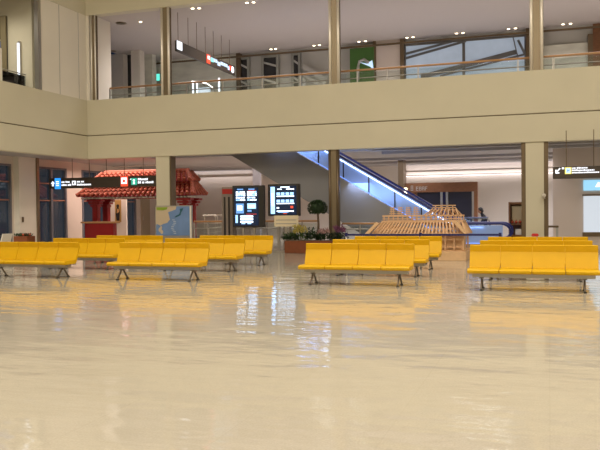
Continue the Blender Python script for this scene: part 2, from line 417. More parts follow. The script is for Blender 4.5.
# ---- columns
def column_lower(px0, px1, lab, dark_left, dark_right):
    x0, x1 = XY(px0, YF+.05), XY(px1, YF+.05)
    w = x1-x0; cx = (x0+x1)/2
    t = empty('column', (cx, YF+.45, 0), lab, 'column', 'square columns under the gallery')
    dl, dr = dark_left, dark_right
    MB().box(-w/2+dl, w/2-dr, -.4, .0, 0, LC, .01).build('shaft', 'wall' , t)
    for s_, d in ((-1, dl), (1, dr)):
        if d: MB().box(s_*w/2-(d if s_ > 0 else 0), s_*w/2+(d if s_ < 0 else 0), -.36, .01, 0, LC-.005).build('side_cover', 'bronzed', t)
    MB().box(-w/2-.01, w/2+.01, -.42, .02, .005, .12).build('plinth', 'alu', t)
    return t
column_lower(156.5, 171, 'cream column with a dark right edge, behind the map board', 0, .05)
column_lower(521.5, 548.5, 'wide cream column with dark metal edges at the right, behind the benches', .13, .13)
def post(px0, px1, z0, z1, lab, grp, strip='steel'):
    x0, x1 = XY(px0, YF+.05, 60 if z0 > 4 else 212), XY(px1, YF+.05, 60 if z0 > 4 else 212); w = x1-x0
    t = empty('post', ((x0+x1)/2, YF+.16, z0), lab, 'post', grp)
    MB().box(-w/2+w*.24, w/2-w*.24, -.07, .05, 0, z1-z0).build('core', 'bronze', t)
    for s_ in (-1, 1):
        MB().tube([(s_*w*.37, -.08, 0), (s_*w*.37, -.08, z1-z0)], w*.125, 12).build('polished_strip', strip, t, smooth=True)
    MB().box(-w/2, w/2, -.02, .06, 0, z1-z0-.002).build('backing', 'bronzed', t)
    return t
post(90.5, 95.5, ZT, ZH, 'slim polished metal post at the corner of the upper gallery', 'upper gallery posts')
post(160.5, 169.5, ZT, ZH, 'polished metal post standing left of the hanging direction sign upstairs', 'upper gallery posts')
post(328.5, 339.5, ZT, ZH, 'polished metal post left of the green panel upstairs', 'upper gallery posts')
post(529.5, 543.5, ZT, ZH, 'polished metal post beside the pale stone panel at upper right', 'upper gallery posts')
post(328.5, 339, .0, LC, 'slim bronze post rising from behind the flower box to the gallery', 'lower post', 'bronzed')

# ---- upper railing
def railing(name, xa, xb, Y, z0, z1, ptop, lab, cat='railing', posts=None, mid=()):
    t = empty(name, ((xa+xb)/2, Y, z0), lab, cat)
    MB().tube([(xa-(xa+xb)/2, 0, z1-z0), (xb-(xa+xb)/2, 0, z1-z0)], .035, 10).build('handrail', ptop, t, smooth=True)
    for z in mid: MB().tube([(xa-(xa+xb)/2, 0, z-z0), (xb-(xa+xb)/2, 0, z-z0)], .02, 8).build('mid_rail', 'alu', t)
    for x in posts: MB().box(x-(xa+xb)/2-.02, x-(xa+xb)/2+.02, -.03, .03, 0, z1-z0-.03).build('baluster', 'alu', t)
    for a, c in zip(posts, posts[1:]): MB().box(a-(xa+xb)/2+.04, c-(xa+xb)/2-.04, -.006, .006, .02, z1-z0-.08).build('glass_panel', 'glass', t)
    return t
ps = [XY(px, YF+.5, 80) for px in (109, 145, 186, 222, 262, 300, 357, 387, 418, 518, 553.5, 606)]
railing('gallery_railing', ps[0], XR, YF+.55, 4.7, 6.13, 'wood', 'long wood topped glass railing along the upper gallery', posts=ps, mid=(5.86,))
# side gallery low rail
ys = [yX(px, 80) for px in (8, 20, 33)]
t = empty('side_railing', (XL-.5, ys[1], 4.7), 'short glass railing at the far upper left', 'railing')
MB().tube([(0, ys[0]-ys[1]-2, 1.45), (0, yp0-ys[1]-.2, 1.45)], .02).build('handrail', 'alu', t)
MB().box(-.006, .006, ys[0]-ys[1]-2, yp0-ys[1]-.2, .05, 1.4).build('glass_panel', 'glass', t)

# ---- ceiling downlights on the upper gallery
pairs = [(314, 48.5), (319.5, 48.5), (359, 44.8), (365.5, 44.6), (407, 40.5), (413, 40), (456.5, 36.5), (463, 36), (508.5, 32), (515.5, 31.5), (563, 27.5), (570.5, 26.8),
         (192.5, 8), (199, 7.8), (247, 2.2), (253.5, 1.8), (271, 52.5), (275.5, 52.3), (140.5, 21.5), (135.5, 53)]
dl0 = None
for i, (px, py) in enumerate(pairs):
    p = onZ(px, py, 8.95)
    if p.y > YU-.5: p = p*((YU-.55)/p.y); p.z = 8.95
    if dl0 is None:
        t = empty('downlight', (p.x, p.y, 8.95), '', 'downlight')
        MB().tube([(0, 0, -.015), (0, 0, 0)], .085, 14).build('rim', 'alu', t)
        MB().tube([(0, 0, -.03), (0, 0, -.016)], .06, 12).build('lamp_face', 'e_warm', t)
        dl0 = t
    else:
        t = copy_tree(dl0); t.location = (p.x, p.y, 8.95)
    which = ['left of the middle upper post', 'left of the middle upper post', 'above the green panel', 'above the green panel', 'above the left end of the sloping stair window', 'above the left end of the sloping stair window', 'above the middle of the sloping stair window', 'above the middle of the sloping stair window', 'above the right end of the sloping stair window', 'above the right end of the sloping stair window', 'above the pale stone panel at upper right', 'above the pale stone panel at upper right', 'above the hanging sign upstairs', 'above the hanging sign upstairs', 'top edge of the picture right of the hanging sign', 'top edge of the picture right of the hanging sign', 'above the dark upper windows', 'above the dark upper windows', 'near the corner of the upper gallery, close to the picture top', 'deep in the back left corner of the upper gallery'][i]
    t['label'] = 'small lit ceiling downlight ' + which; t['group'] = 'downlights ' + which
for i, (px, py, s_) in enumerate([(121, 23, .22), (113, 51, .16), (148, 58, .14)]):
    p = onZ(px, py, 8.95)
    t = empty('ceiling_speaker', (p.x, p.y, 8.95), ['flat dark round ceiling fitting near the gallery corner', 'dark round ceiling fitting beside the return wall', 'dark round ceiling fitting before the exit sign'][i], 'ceiling fitting', 'dark ceiling fittings')
    MB().tube([(0, 0, -.02), (0, 0, 0)], s_, 14).build('rim', 'bronze', t); MB().tube([(0, 0, -.03), (0, 0, -.021)], s_*.75, 14).build('grille', 'bronzed', t)

# ------------------------------------------------------------------ benches
def make_bench():
    W = 2.02; n = 4; s = W/n
    t = bpy.data.objects.new('bench', None); COL.objects.link(t)
    # profile across (y forward is -): back top at y=0
    back = [(-.165, .335), (-.175, .35), (-.065, .60), (-.060, .61), (-.072, .715), (-.060, .725), (-.035, .722), (-.022, .61), (-.03, .59), (-.125, .345), (-.13, .33)]
    seat = [(-.135, .315), (-.14, .345), (-.47, .352), (-.53, .345), (-.555, .325), (-.55, .295), (-.52, .275), (-.17, .28)]
    for k in range(n):
        a = -W/2+k*s+.004; c = a+s-.008
        for nm, pr in (('backrest', back), ('seat', seat)):
            mb = MB().prism(pr, 'x', a, c); bmesh.ops.bevel(mb.bm, geom=[e for e in mb.bm.edges if abs(e.verts[0].co.x-e.verts[1].co.x) < 1e-6], offset=.006, segments=2, affect='EDGES')
            mb.build(nm, 'yellow', t)
    MB().box(-W/2+.06, W/2-.06, -.37, -.25, .205, .272, .006).build('beam', 'alu', t)
    MB().box(-W/2+.03, W/2-.03, -.15, -.12, .262, .295).build('rear_rail', 'alu', t)
    for x in (-W/2+.22, W/2-.22):
        l = MB()
        l.bar((x, -.31, .22), (x, -.49, .015), .026, .024).bar((x, -.31, .22), (x, -.13, .015), .026, .024)
        l.box(x-.035, x+.035, -.38, -.24, .19, .207)
        lg = l.build('leg', 'legm', t)
        for fy in (-.52, -.16): MB().box(x-.025, x+.025, fy, fy+.06, 0, .015, .003).build('foot', 'dark', lg)
        MB().box(x-.02, x+.02, -.36, -.13, .268, .282).build('bracket', 'dark', t)
    return t
proto = make_bench()
R1, R2, R3 = 13.25, 15.1, 17.0
def bxr(px, Y): return XY(px, Y, 242)-1.01
def bxl(px, Y): return XY(px, Y, 242)+1.01
spots = [
 (bxl(470, 12.8), 12.8, 'yellow four-seat bench at the right of the picture, nearest of its three rows'),
 (bxl(480, 14.6), 14.6, 'yellow bench behind the nearest right-hand bench, only its backrest top showing'),
 (bxl(488, 16.45), 16.45, 'rearmost yellow bench of the right-hand three, a thin strip before the cream column'),
 (bxr(415, 13.1), 13.1, 'yellow four-seat bench right of centre, the front one before the flower box'),
 (bxr(430, 14.95), 14.95, 'yellow bench directly behind the front centre bench, its right end poking out'),
 (bxr(442.5, 16.8), 16.8, 'rear yellow bench in front of the wooden castle model'),
 (bxr(210.5, 13.2), 13.2, 'yellow four-seat bench left of centre standing free on the floor, nearest of its three rows'),
 (bxr(246, 15.4), 15.4, 'yellow bench in the middle row behind the left-of-centre bench, right end below the left screen'),
 (bxr(274, 17.3), 17.3, 'yellow bench in the back row directly below the two information screens'),
 (bxr(80.5, 13.25), 13.25, 'yellow bench cut off by the left edge of the picture'),
 (bxr(126, 15.4), 15.4, 'yellow middle-row bench behind the far left bench, below the red kiosk counter'),
 (bxr(164, 17.3), 17.3, 'yellow bench in the back row between the red kiosk counter and the map board'),
]
for i, (x, y, lab) in enumerate(spots):
    o = proto if i == 0 else copy_tree(proto)
    o.location = (x, y, 0); tag(o, lab, 'bench', 'yellow waiting benches')

# ------------------------------------------------------------------ signs
def dash_text(parent, x, z, w, rows, h, y, m_='e_white', seed=1):
    """rows of small lit character blocks"""
    rnd = random.Random(seed); b = MB()
    for r, (ww, dz) in enumerate(rows):
        cx = x
        while cx < x+ww*w:
            cw = h*rnd.choice((.5, .7, .9, 1.1))
            b.box(cx, cx+cw, y-.006, y, z+dz, z+dz+h*(.8 if rnd.random() < .7 else 1))
            if rnd.random() < .12: cx += h*.5
            cx += cw+h*.22
    return b.build('lettering', m_, parent)
def hanging_sign(px0, px1, py0, py1, Y, lab, rods):
    x0, x1 = XY(px0, Y), XY(px1, Y); pc = (px0+px1)/2
    z0, z1 = ZY(pc, py1, Y), ZY(pc, py0, Y); cx = (x0+x1)/2
    t = empty('hanging_sign', (cx, Y, z0), lab, 'sign')
    H = z1-z0
    MB().box(x0-cx, x1-cx, -.08, .08, 0, H, .01).build('box', 'sign', t)
    for r in rods:
        x = XY(r, Y)-cx; MB().tube([(x, 0, H-.01), (x, 0, LC-z0)], .012, 8).build('rod', 'bronzed', t)
    return t, cx, z0, H
YS = 24.0
YS2 = 25.0
t, cx, z0, H = hanging_sign(51, 158, 177, 187.5, YS2, 'long dark hanging direction sign with blue and red icons at lower left', (73, 90, 107, 125, 144))
X = lambda px: XY(px, YS2)-cx
w = X(60.5)-X(56)
# up arrow
a = X(54.7); MB().prism([(a-.09, .20), (a, .30), (a+.09, .20), (a+.035, .20), (a+.035, .09), (a-.035, .09), (a-.035, .20)], 'y', -.095, -.082).build('arrow', 'e_white', t)
MB().box(X(56.8), X(62.4), -.10, -.081, -.02, H+.0).build('blue_icon', 'e_blue', t)
b = MB(); a = X(58.2); c = X(61)
for k in range(3): b.box(a, c, -.112, -.101, .10+k*.075, .14+k*.075)
b.build('icon_mark', 'e_white', t)
dash_text(t, X(63.3), .0, X(72.5)-X(63.3), ((.75, .22), (1, .10)), .07, -.082, seed=3)
MB().box(X(74), X(77.5), -.10, -.081, .12, .29).build('white_icon', 'e_white', t)
MB().box(X(75), X(76.5), -.112, -.101, .17, .24).build('icon_mark', 'sign', t)
dash_text(t, X(78.7), .0, X(92)-X(78.7), ((.5, .22), (1, .10)), .07, -.082, seed=4)
MB().box(X(122.5), X(129.5), -.10, -.081, .02, H+.0).build('red_icon', 'e_red', t)
MB().box(X(123.2), X(128.8), -.112, -.101, .12, H-.05).build('icon_field', 'e_white', t)
b = MB(); b.tube([(X(126), -.125, .23), (X(126), -.113, .23)], .06, 10); b.build('icon_mark', 'e_red', t)
MB().prism([(X(131.5), .27), (X(132.8), .27), (X(132.8), .33)], 'y', -.09, -.081).build('arrow', 'e_white', t)
MB().box(X(133), X(138.5), -.10, -.081, .07, .33).build('green_icon', 'e_green', t)
b = MB(); b.tube([(X(135.8), -.112, .24), (X(135.8), -.101, .24)], .045, 10).box(X(135), X(136.6), -.112, -.101, .10, .18); b.build('icon_mark', 'e_white', t)
dash_text(t, X(139.5), .0, X(155)-X(139.5), ((.6, .24), (1, .12)), .08, -.082, 'e_white', seed=5)
YS3 = 22.6
t, cx, z0, H = hanging_sign(553, 640, 166, 178, YS3, 'dark hanging direction sign with diagonal arrow and yellow icon at right', (566.5, 594, 625))
X = lambda px: XY(px, YS3)-cx
a, c = X(555.5), .15
MB().bar((a+.13, -.09, c+.15), (a+.03, -.09, c+.04), .012, .035).prism([(a, c), (a+.11, c), (a+.11, c+.035), (a+.035, c+.035), (a+.035, c+.11), (a, c+.11)], 'y', -.096, -.082).build('arrow', 'e_white', t)
MB().box(X(562), X(564.2), -.096, -.082, .27, .32).build('small_mark', 'e_white', t)
MB().box(X(565), X(571.5), -.10, -.081, .13, .32).build('yellow_icon', 'e_yel', t)
MB().box(X(566), X(570.5), -.112, -.101, .15, .30).build('icon_field', 'e_pale', t)
MB().prism([(X(567), .19), (X(569.6), .23), (X(569.6), .25), (X(568.3), .24), (X(567.5), .26)], 'y', -.122, -.113).build('icon_mark', 'e_mid', t)
dash_text(t, X(572), .0, X(598)-X(572), ((.55, .275), (.85, .21), (1.0, .145)), .042, -.082, seed=6)

# upper hanging sign, runs away from the viewer
p0 = onY(177, 40, YF+1.0)
xs = p0.x
ya, yb = YF+1.0, onX(235, 68, xs).y
zt, zb = p0.z, onY(177, 51, YF+1.0).z
yc = (ya+yb)/2
t = empty('hanging_sign', (xs, yc, zb), 'long dark hanging sign running into the upper gallery with lit panels', 'sign')
H = zt-zb
MB().box(-.1, .0, ya-yc, yb-yc, 0, H, .01).build('box', 'sign', t)
def yx(px): return onX(px, 60, xs+.02).y-yc
for px in (180, 190, 198.5, 207, 215, 223, 231):
    MB().tube([(-.05, yx(px), H), (-.05, yx(px), 8.95-zb)], .012, 8).build('rod', 'bronzed', t)
MB().box(0, .02, yx(177.5), yx(182.5), .08, H-.02).build('lit_panel', 'e_white', t)
r_ = MB().box(0, .02, yx(207), yx(210.3), .03, H-.02).build('red_icon', 'e_red', t)
MB().box(.021, .03, yx(207.6), yx(209.8), .2, H-.08).build('icon_field', 'e_white', t)
b = MB(); rnd = random.Random(4)
y = yx(211.5)
while y < yx(229):
    w = rnd.uniform(.12, .28); b.box(0, .02, y, y+w, .20, H-.08) if rnd.random() < .8 else b.box(0, .02, y, y+w, .12, .28); y += w+.05
b.build('lettering', 'e_pale', t)
MB().box(0, .02, yx(211), yx(213.6), .16, H-.1).build('green_icon', E('mint', (.25, .8, .7), .9), t)
MB().box(0, .02, yx(229.5), yx(231.5), .14, H-.08).build('red_icon', 'e_red', t)
MB().tube([(0, yx(232.6), H*.5), (.02, yx(232.6), H*.5)], .15, 12).build('round_icon', 'e_white', t)

# ------------------------------------------------------------------ lower left: kiosk with red roof
YK = 26.5
def kx(px, Y=YK): return XY(px, Y)
def kz(px, py, Y=YK): return ZY(px, py, Y)
kc = kx(143)
k = empty('roofed_kiosk', (kc, YK, 0), 'red kiosk with two tiers of red tiled roof, behind the long hanging sign', 'kiosk')
def tile_roof(x0, x1, yf, yb, ze, zr, insl, insr, name):
    """front and rear slopes with rounded tile rows, hipped ends"""
    b = MB(); ym = (yf+yb)/2
    base = MB()
    e = [(x0, yf, ze), (x1, yf, ze), (x1, yb, ze), (x0, yb, ze)]
    r = [(x0+insl, ym-.15, zr), (x1-insr, ym-.15, zr), (x1-insr, ym+.15, zr), (x0+insl, ym+.15, zr)]
    V = [base.bm.verts.new(p) for p in e]+[base.bm.verts.new(p) for p in r]
    for i in range(4): base.bm.faces.new((V[i], V[(i+1) % 4], V[4+(i+1) % 4], V[4+i]))
    base.bm.faces.new(V[4:]); base.bm.faces.new(V[3::-1])
    nr = int((x1-x0)/.22)
    for side in (0, 1):
        for i in range(nr+1):
            f = i/nr
            xe = x0+(x1-x0)*f; xr = x0+insl+(x1-insr-x0-insl)*f
            ye = yf if side == 0 else yb; yr = ym-.15 if side == 0 else ym+.15
            A = Vector((xe, ye-.02 if side == 0 else ye+.02, ze+.03)); B = Vector((xr, yr, zr+.03))
            # stepped row: four overlapping barrel tiles
            for q in range(4):
                a = A.lerp(B, q/4); c = A.lerp(B, (q+1.12)/4)
                b.tube([a+Vector((0, 0, .045)), c], .075, 7, r2=.045)
    for xe, xr in ((x0, x0+insl), (x1, x1-insr)):
        for i in range(6):
            ye = yf+(yb-yf)*i/5
            b.tube([(xe, ye, ze+.03), (xr, ym-.15+.3*i/5, zr+.03)], .05, 7)
    # hip ridges
    for i in range(4): b.tube([Vector(e[i])+Vector((0, 0, .06)), Vector(r[i])+Vector((0, 0, .07))], .075, 8)
    b.tube([Vector(r[0])+Vector((0, .15, .08)), Vector(r[1])+Vector((0, .15, .08))], .09, 8)
    ro = b.build(name, 'tile', k); base.build('roof_bed', 'lacq', ro); return ro
lx = lambda px: kx(px)-kc
tile_roof(lx(79.5), lx(195), -.2, 1.1, kz(143, 196), kz(143, 182.5), .62, .3, 'lower_roof')
tile_roof(lx(92), lx(190), .0, .9, kz(143, 182), kz(143, 173), .35, .25, 'upper_roof')
MB().box(lx(98), lx(187), .15, .75, kz(143, 184), kz(143, 181)).build('clerestory', 'lacq', k)
ze = kz(143, 196)
for px in (95, 184):
    w = .12 if px < 150 else .08
    for yy in (.1, .85):
        p_ = MB().box(lx(px)-w, lx(px)+w, yy-w, yy+w, 0, ze-.1, .01)
        pp = p_.build('pillar', 'lacq', k)
        bb = MB()
        for q in range(3): bb.box(lx(px)-.16-.09*q, lx(px)+.16+.09*q, yy-.2, yy+.12, ze-.42+.11*q, ze-.33+.11*q)
        bb.build('bracket', 'lacq', pp)
MB().box(lx(90), lx(190), -.0, .12, ze-.12, ze).build('eave_beam', 'lacq', k)
b = MB(); x = lx(84)
while x < lx(193): b.box(x, x+.05, -.2, .4, ze-.09, ze-.03); x += .17
b.build('rafter_ends', M['white'], k)
# counter at its foot
zc = kz(100, 222, YK-.3)
c_ = empty('kiosk_counter', ((kx(87)+kx(116))/2+.2, YK-.38, 0), 'low red counter with a brown top under the left side of the kiosk roof', 'counter')
hw = (kx(116)-kx(88))/2
MB().box(-hw, hw, -.12, .15, 0, zc-.05, .01).build('body', 'lacq', c_)
MB().box(-hw-.16, hw+.14, -.18, .2, zc-.05, zc+.02, .01).build('top', 'wood', c_)
# panel wall behind with the gold poster
Yp = 28.2
ps_ = empty('poster_stand', (kx(118, Yp), Yp, 0), 'tall gold poster with a dark dancing figure, right of the red kiosk pillars', 'poster')
pw = (kx(121, Yp)-kx(115, Yp))/2; pz0, pz1 = kz(118, 222, Yp), kz(118, 200, Yp)
MB().box(-pw-.25, pw+.25, .02, .1, 0, pz1+.1).build('stand', 'white', ps_)
MB().box(-pw, pw, -.005, .02, pz0, pz1).build('sheet', 'gold', ps_)
cz = (pz0+pz1)/2
MB().ball((0, -.01, cz+.22), .07, 2, (1, .1, 1.1)).prism([(-.05, cz+.15), (.05, cz+.15), (.1, cz-.05), (.07, cz-.42), (-.07, cz-.42), (-.11, cz-.1)], 'y', -.02, -.006).build('figure', 'black', ps_)
MB().prism([(-.02, cz+.1), (.04, cz+.1), (.07, cz-.04), (-.05, cz-.1)], 'y', -.03, -.021).build('figure_robe', mat('robe_gold', (.55, .3, .1), .6), ps_)
# brownish door leaf on outside wall
yd0, yd1 = onX(141, 212, XW+.02).y, onX(149.5, 212, XW+.02).y
d = struct('door_1', MB().box(XW, XW+.05, yd0, yd1, 0, 2.9), mat('tan_door', (.36, .29, .20), .5))
MB().tube([(XW+.08, yd0+.12, .95), (XW+.08, yd0+.12, 1.15)], .02).build('door_handle', 'alu', d)

# map board
YM = 21.5
mx0, mx1 = XY(155, YM), XY(192, YM); mz0, mz1 = ZY(173, 240.5, YM), ZY(173, 205.5, YM)
mb_ = empty('map_board', ((mx0+mx1)/2, YM, 0), 'free-standing map board showing blue sea and beige land before the left column', 'map')
hw = (mx1-mx0)/2
MB().box(-hw, hw, 0, .06, mz0-.1, mz1, .008).build('frame', 'alu', mb_)
MB().box(hw-.075, hw-.02, -.02, .0, mz0, mz1-.02).build('edge_strip', 'white', mb_)
zz0, zz1 = ZY(173, 235.5, YM), ZY(173, 206.5, YM)
xa_, xb_ = -hw+.04, hw-.09
MB().box(xa_, xb_, -.012, 0, zz0, zz1).build('sea', 'm_sea', mb_)
def mp(u, v): return (xa_+(xb_-xa_)*u, zz1-(zz1-zz0)*v)
MB().prism([mp(*q) for q in ((0, 0), (.62, 0), (.6, .1), (.46, .16), (.37, .2), (.4, .33), (.42, .45), (.34, .56), (.22, .6), (.13, .66), (.05, .6), (0, .62))], 'y', -.018, -.0125).build('land', 'm_land', mb_)
MB().prism([mp(*q) for q in ((.02, .02), (.36, .02), (.33, .10), (.22, .13), (.03, .12))], 'y', -.023, -.0185).build('green_field', 'm_green', mb_)
MB().prism([mp(*q) for q in ((.72, .08), (.82, .06), (.80, .14), (.76, .2), (.74, .3), (.64, .36), (.56, .38), (.6, .32), (.7, .27), (.73, .18))], 'y', -.018, -.0125).build('island_chain', 'm_teal', mb_)
b = MB()
for (u, v, s_) in ((.12, .8, .05), (.17, .88, .045), (.15, .72, .03)): x, z = mp(u, v); b.ball((x, -.012, z), s_*(xb_-xa_), 2, (1, .05, 1.2))
b.build('small_island', 'm_land', mb_)
b = MB()
for i in range(9): x, z = mp(.53+.04*math.sin(i), .45+.058*i); b.box(x-.05, x+.04, -.018, -.0125, z-.02, z)
b.build('lettering', 'm_pale', mb_)
b = MB()
for sx in (-1, 1): b.box(sx*hw*.8-.03, sx*hw*.8+.03, 0, .06, 0.02, mz0).box(sx*hw*.8-.04, sx*hw*.8+.04, -.25, .3, 0, .03)
b.build('stand_leg', 'dark', mb_)

# far left bits
p = onZ(24, 250, 0)
YB1 = 21.0
x0, x1 = XY(17, YB1), XY(31, YB1)
b_ = empty('flower_trough', ((x0+x1)/2, YB1, 0), 'small brown trough with dark red plants at far left', 'planter')
zt = ZY(24, 236, YB1); h_ = (x1-x0)/2
MB().box(-h_, h_, -.2, .2, 0, zt, .01).build('trough', 'terra', b_)
b = MB()
for i in range(120): b.leaf((random.uniform(-h_, h_)*.95, random.uniform(-.18, .18), zt), (random.uniform(-1, 1), random.uniform(-1, 1), random.uniform(.4, 1.5)), .12, .03)
b.build('plants', 'leaf', b_)
b = MB()
for i in range(8): b.ball((random.uniform(0, h_)*.9, random.uniform(-.18, 0), zt+.05), .035, 2)
b.build('flowers', 'orange', b_)
Yc = 19.5
c_ = empty('chair', (XY(0, Yc), Yc, 0), 'white and black chair at the left picture edge, partly behind the bench', 'chair')
MB().box(.02, .24, -.22, .22, .35, .40, .01).build('seat', 'black', c_); MB().prism([(.16, .40), (.20, .40), (.30, .70), (.26, .70)], 'y', -.22, .22).build('backrest', 'white', c_)
for sx in (.05, .21):
    for sy in (-.19, .19): MB().tube([(sx, sy, 0), (sx, sy, .36)], .012).build('leg', 'dark', c_)
t_ = empty('side_table', (XY(-11, Yc+.3), Yc+.3, 0), 'dark low table cut by the left picture edge', 'table')
MB().box(-.3, .33, -.3, .3, .58, .62, .005).build('table_top', 'dark', t_)
for sx in (-.26, .29):
    for sy in (-.26, .26): MB().tube([(sx, sy, 0), (sx, sy, .59)], .015).build('leg', 'dark', t_)
# small switch plate on pilaster
p = onX(22.8, 219.5, XW+.26); tag(MB().box(XW+.251, XW+.28, p.y-.05, p.y+.05, p.z-.1, p.z+.1, .005).build('wall_switch', 'bronzed'), 'small dark wall switch on the left cream pilaster', 'switch')

# ------------------------------------------------------------------ screens
YSC = 22.9
def info_screen(px0, px1, py0, py1, sx0, sx1, sy0, sy1, lab, kind):
    x0, x1 = XY(px0, YSC), XY(px1, YSC); pc = (px0+px1)/2; cx = (x0+x1)/2
    z0, z1 = ZY(pc, py1, YSC), ZY(pc, py0, YSC)
    t = empty('information_screen', (cx, YSC, 0), lab, 'screen', 'information screens')
    MB().box(x0-cx, x1-cx, 0, .14, z0, z1, .01).build('housing', 'dark', t)
    a, c = XY(sx0, YSC)-cx, XY(sx1, YSC)-cx; b0, b1 = ZY(pc, sy1, YSC), ZY(pc, sy0, YSC)
    MB().box(a, c, -.012, 0, b0, b1).build('display', 'screen', t)
    S = lambda u0, u1, v0, v1: (a+(c-a)*u0, a+(c-a)*u1, -.02, -.0125, b1-(b1-b0)*v1, b1-(b1-b0)*v0)
    w = MB(); bl = MB(); rd = MB(); mid = MB(); rnd = random.Random(9)
    if kind == 0:
        for ux in (.08, .55):
            mid.box(*S(ux+.05, ux+.3, .03, .065))
            for v in (.10, .145, .19, .25, .31):
                u = ux
                while u < ux+.34: q = rnd.uniform(.05, .12); (w if rnd.random() < .75 else bl).box(*S(u, min(u+q, ux+.38), v, v+.035)); u += q+.02
        mid.box(*S(.08, .40, .42, .68)); w.box(*S(.12, .34, .47, .60)); bl.box(*S(.55, .90, .42, .56)); w.box(*S(.60, .86, .47, .52)); mid.box(*S(.55, .72, .59, .64))
        rd.box(*S(.5, .92, .695, .705)); rd.box(*S(.6, .9, .075, .085))
        bl.box(*S(.05, .14, .72, .93))
        for v in (.74, .81, .88): w.box(*S(.25, .78, v, v+.045)); mid.box(*S(.3, .7, v-.015, v-.005))
        bl.box(*S(.3, .45, .93, .96)); bl.box(*S(.55, .7, .93, .96))
    else:
        bl.box(*S(.02, .18, .03, .97)); w.box(*S(.04, .15, .25, .7))
        w.box(*S(.40, .75, .03, .065)); w.box(*S(.28, .45, .10, .13)); w.box(*S(.62, .92, .10, .135))
        for v in (.23, .48):
            for u in (.25, .42, .60, .77): bl.box(*S(u, u+.13, v, v+.09))
            w.box(*S(.25, .92, v+.115, v+.15))
        w.box(*S(.25, .34, .74, .79)); rd.box(*S(.78, .88, .7, .78)); w.box(*S(.25, .9, .86, .90)); bl.box(*S(.3, .7, .905, .925)); rd.box(*S(.5, .64, .955, .975))
    w.build('white_text', M['e_sw'], t); bl.build('pale_picture', M['e_sp'], t); mid.build('blue_picture', 'e_mid', t); rd.build('red_text', 'e_red', t)
    for sx in (-.2, .2): MB().box(sx-.04, sx+.04, .03, .11, 0, z0).build('stand_leg', 'alu', t)
    MB().box(-.4, .4, -.15, .3, 0, .03).build('base_plate', 'alu', t)
    return t, cx, z0, z1
M['e_sw'] = E('screen_white', (.72, .85, 1), 2.2); M['e_sp'] = E('screen_pale_blue', (.32, .58, 1), 1.7)
info_screen(232.5, 264, 185.5, 227.5, 234.5, 258.5, 187.5, 225.5, 'left information screen showing four lit blocks of text', 0)
t, cx, z0, z1 = info_screen(268, 299.5, 184, 216, 270.5, 296.5, 185.8, 214.6, 'right information screen with rows of small pictures above a cream notice', 1)
# notice panel under right screen
nt_ = empty('notice_panel', (XY(286, YSC-.35), YSC-.35, 0), 'cream notice panel with two lines below the right screen', 'notice')
h_ = (XY(298, YSC-.35)-XY(274, YSC-.35))/2; nz0, nz1 = ZY(286, 226.5, YSC-.35), ZY(286, 215.5, YSC-.35)
MB().box(-h_, h_, 0, .03, nz0, nz1).build('board', 'creamg', nt_)
b = MB().box(-h_*.85, h_*.85, -.006, 0, nz0+.08, nz0+.10).box(-h_*.85, h_*.85, -.006, 0, nz0+.2, nz0+.22); b.build('line', 'grey', nt_)
MB().box(-.04, .04, 0, .03, 0, nz0).box(-.3, .3, -.15, .08, 0, .02).build('stand', 'alu', nt_)
# red label pillar between wall and left screen
YRL = 23.4
t = empty('ticket_machine', (XY(227.5, YRL), YRL, 0), 'narrow grey cabinet with a red top label left of the screens', 'cabinet')
h_ = (XY(233, YRL)-XY(222, YRL))/2; zt = ZY(227, 187, YRL)
MB().box(-h_, h_, 0, .3, 0, zt, .01).build('body', mat('warm_grey_cabinet', (.24, .19, .16), .5), t)
MB().box(-h_+.02, h_-.02, -.01, 0, ZY(227, 194, YRL), ZY(227, 189, YRL)).build('red_label', 'redlab', t)
for s_ in (-.5, .3): MB().box(h_*s_-.03, h_*s_+.03, -.02, 0, .3, ZY(227, 197, YRL)).build('grille', 'dark', t)
# glass guard rail in front of stair (behind the screens)
YG = 24.9
pxs = (194, 208, 222, 236, 250, 267, 284, 302, 318)
ps2 = [XY(px, YG) for px in pxs]
railing('guard_railing', ps2[0], ps2[-1], YG, 0, ZY(220, 221.5, YG), 'wood', 'wood topped glass railing between the kiosk and the flower box', posts=ps2, mid=(.72,))
pxs = (342, 360, 378, 396)
ps3 = [XY(px, YG) for px in pxs]
railing('guard_railing', ps3[0], ps3[-1], YG, 0, ZY(370, 223.5, YG), 'wood', 'wood topped glass railing at the foot of the grey stair side', posts=ps3, mid=(.68,))
# wire baskets behind left railing
for i, px in enumerate((206, 217)):
    Yw = 26.0+1.25*i
    t = empty('luggage_trolley', (XY(px, Yw), Yw, 0), ['metal luggage trolley behind the railing beside the kiosk', 'metal luggage trolley behind the railing, next to the red label cabinet'][i], 'trolley', 'parked trolleys')
    b = MB()
    for sx in (-.28, .28):
        b.tube([(sx, -.45, .15), (sx, .35, .2), (sx, .45, 1.12), (sx, .3, 1.2)], .015)
    b.tube([(-.28, .3, 1.2), (.28, .3, 1.2)], .02); b.build('frame', 'steel', t)
    b = MB()
    for q in range(5): b.tube([(-.26+.13*q, -.45, .2), (-.26+.13*q, .36, .24)], .008)
    for q in range(4): b.tube([(-.28, .37+.02*q, .35+.18*q), (.28, .37+.02*q, .35+.18*q)], .008)
    b.build('wire_rack', 'steel', t)
    for sx in (-.26, .26):
        for sy in (-.4, .36): MB().tube([(sx-.02, sy, .07), (sx+.02, sy, .07)], .07, 12).build('wheel', 'dark', t)

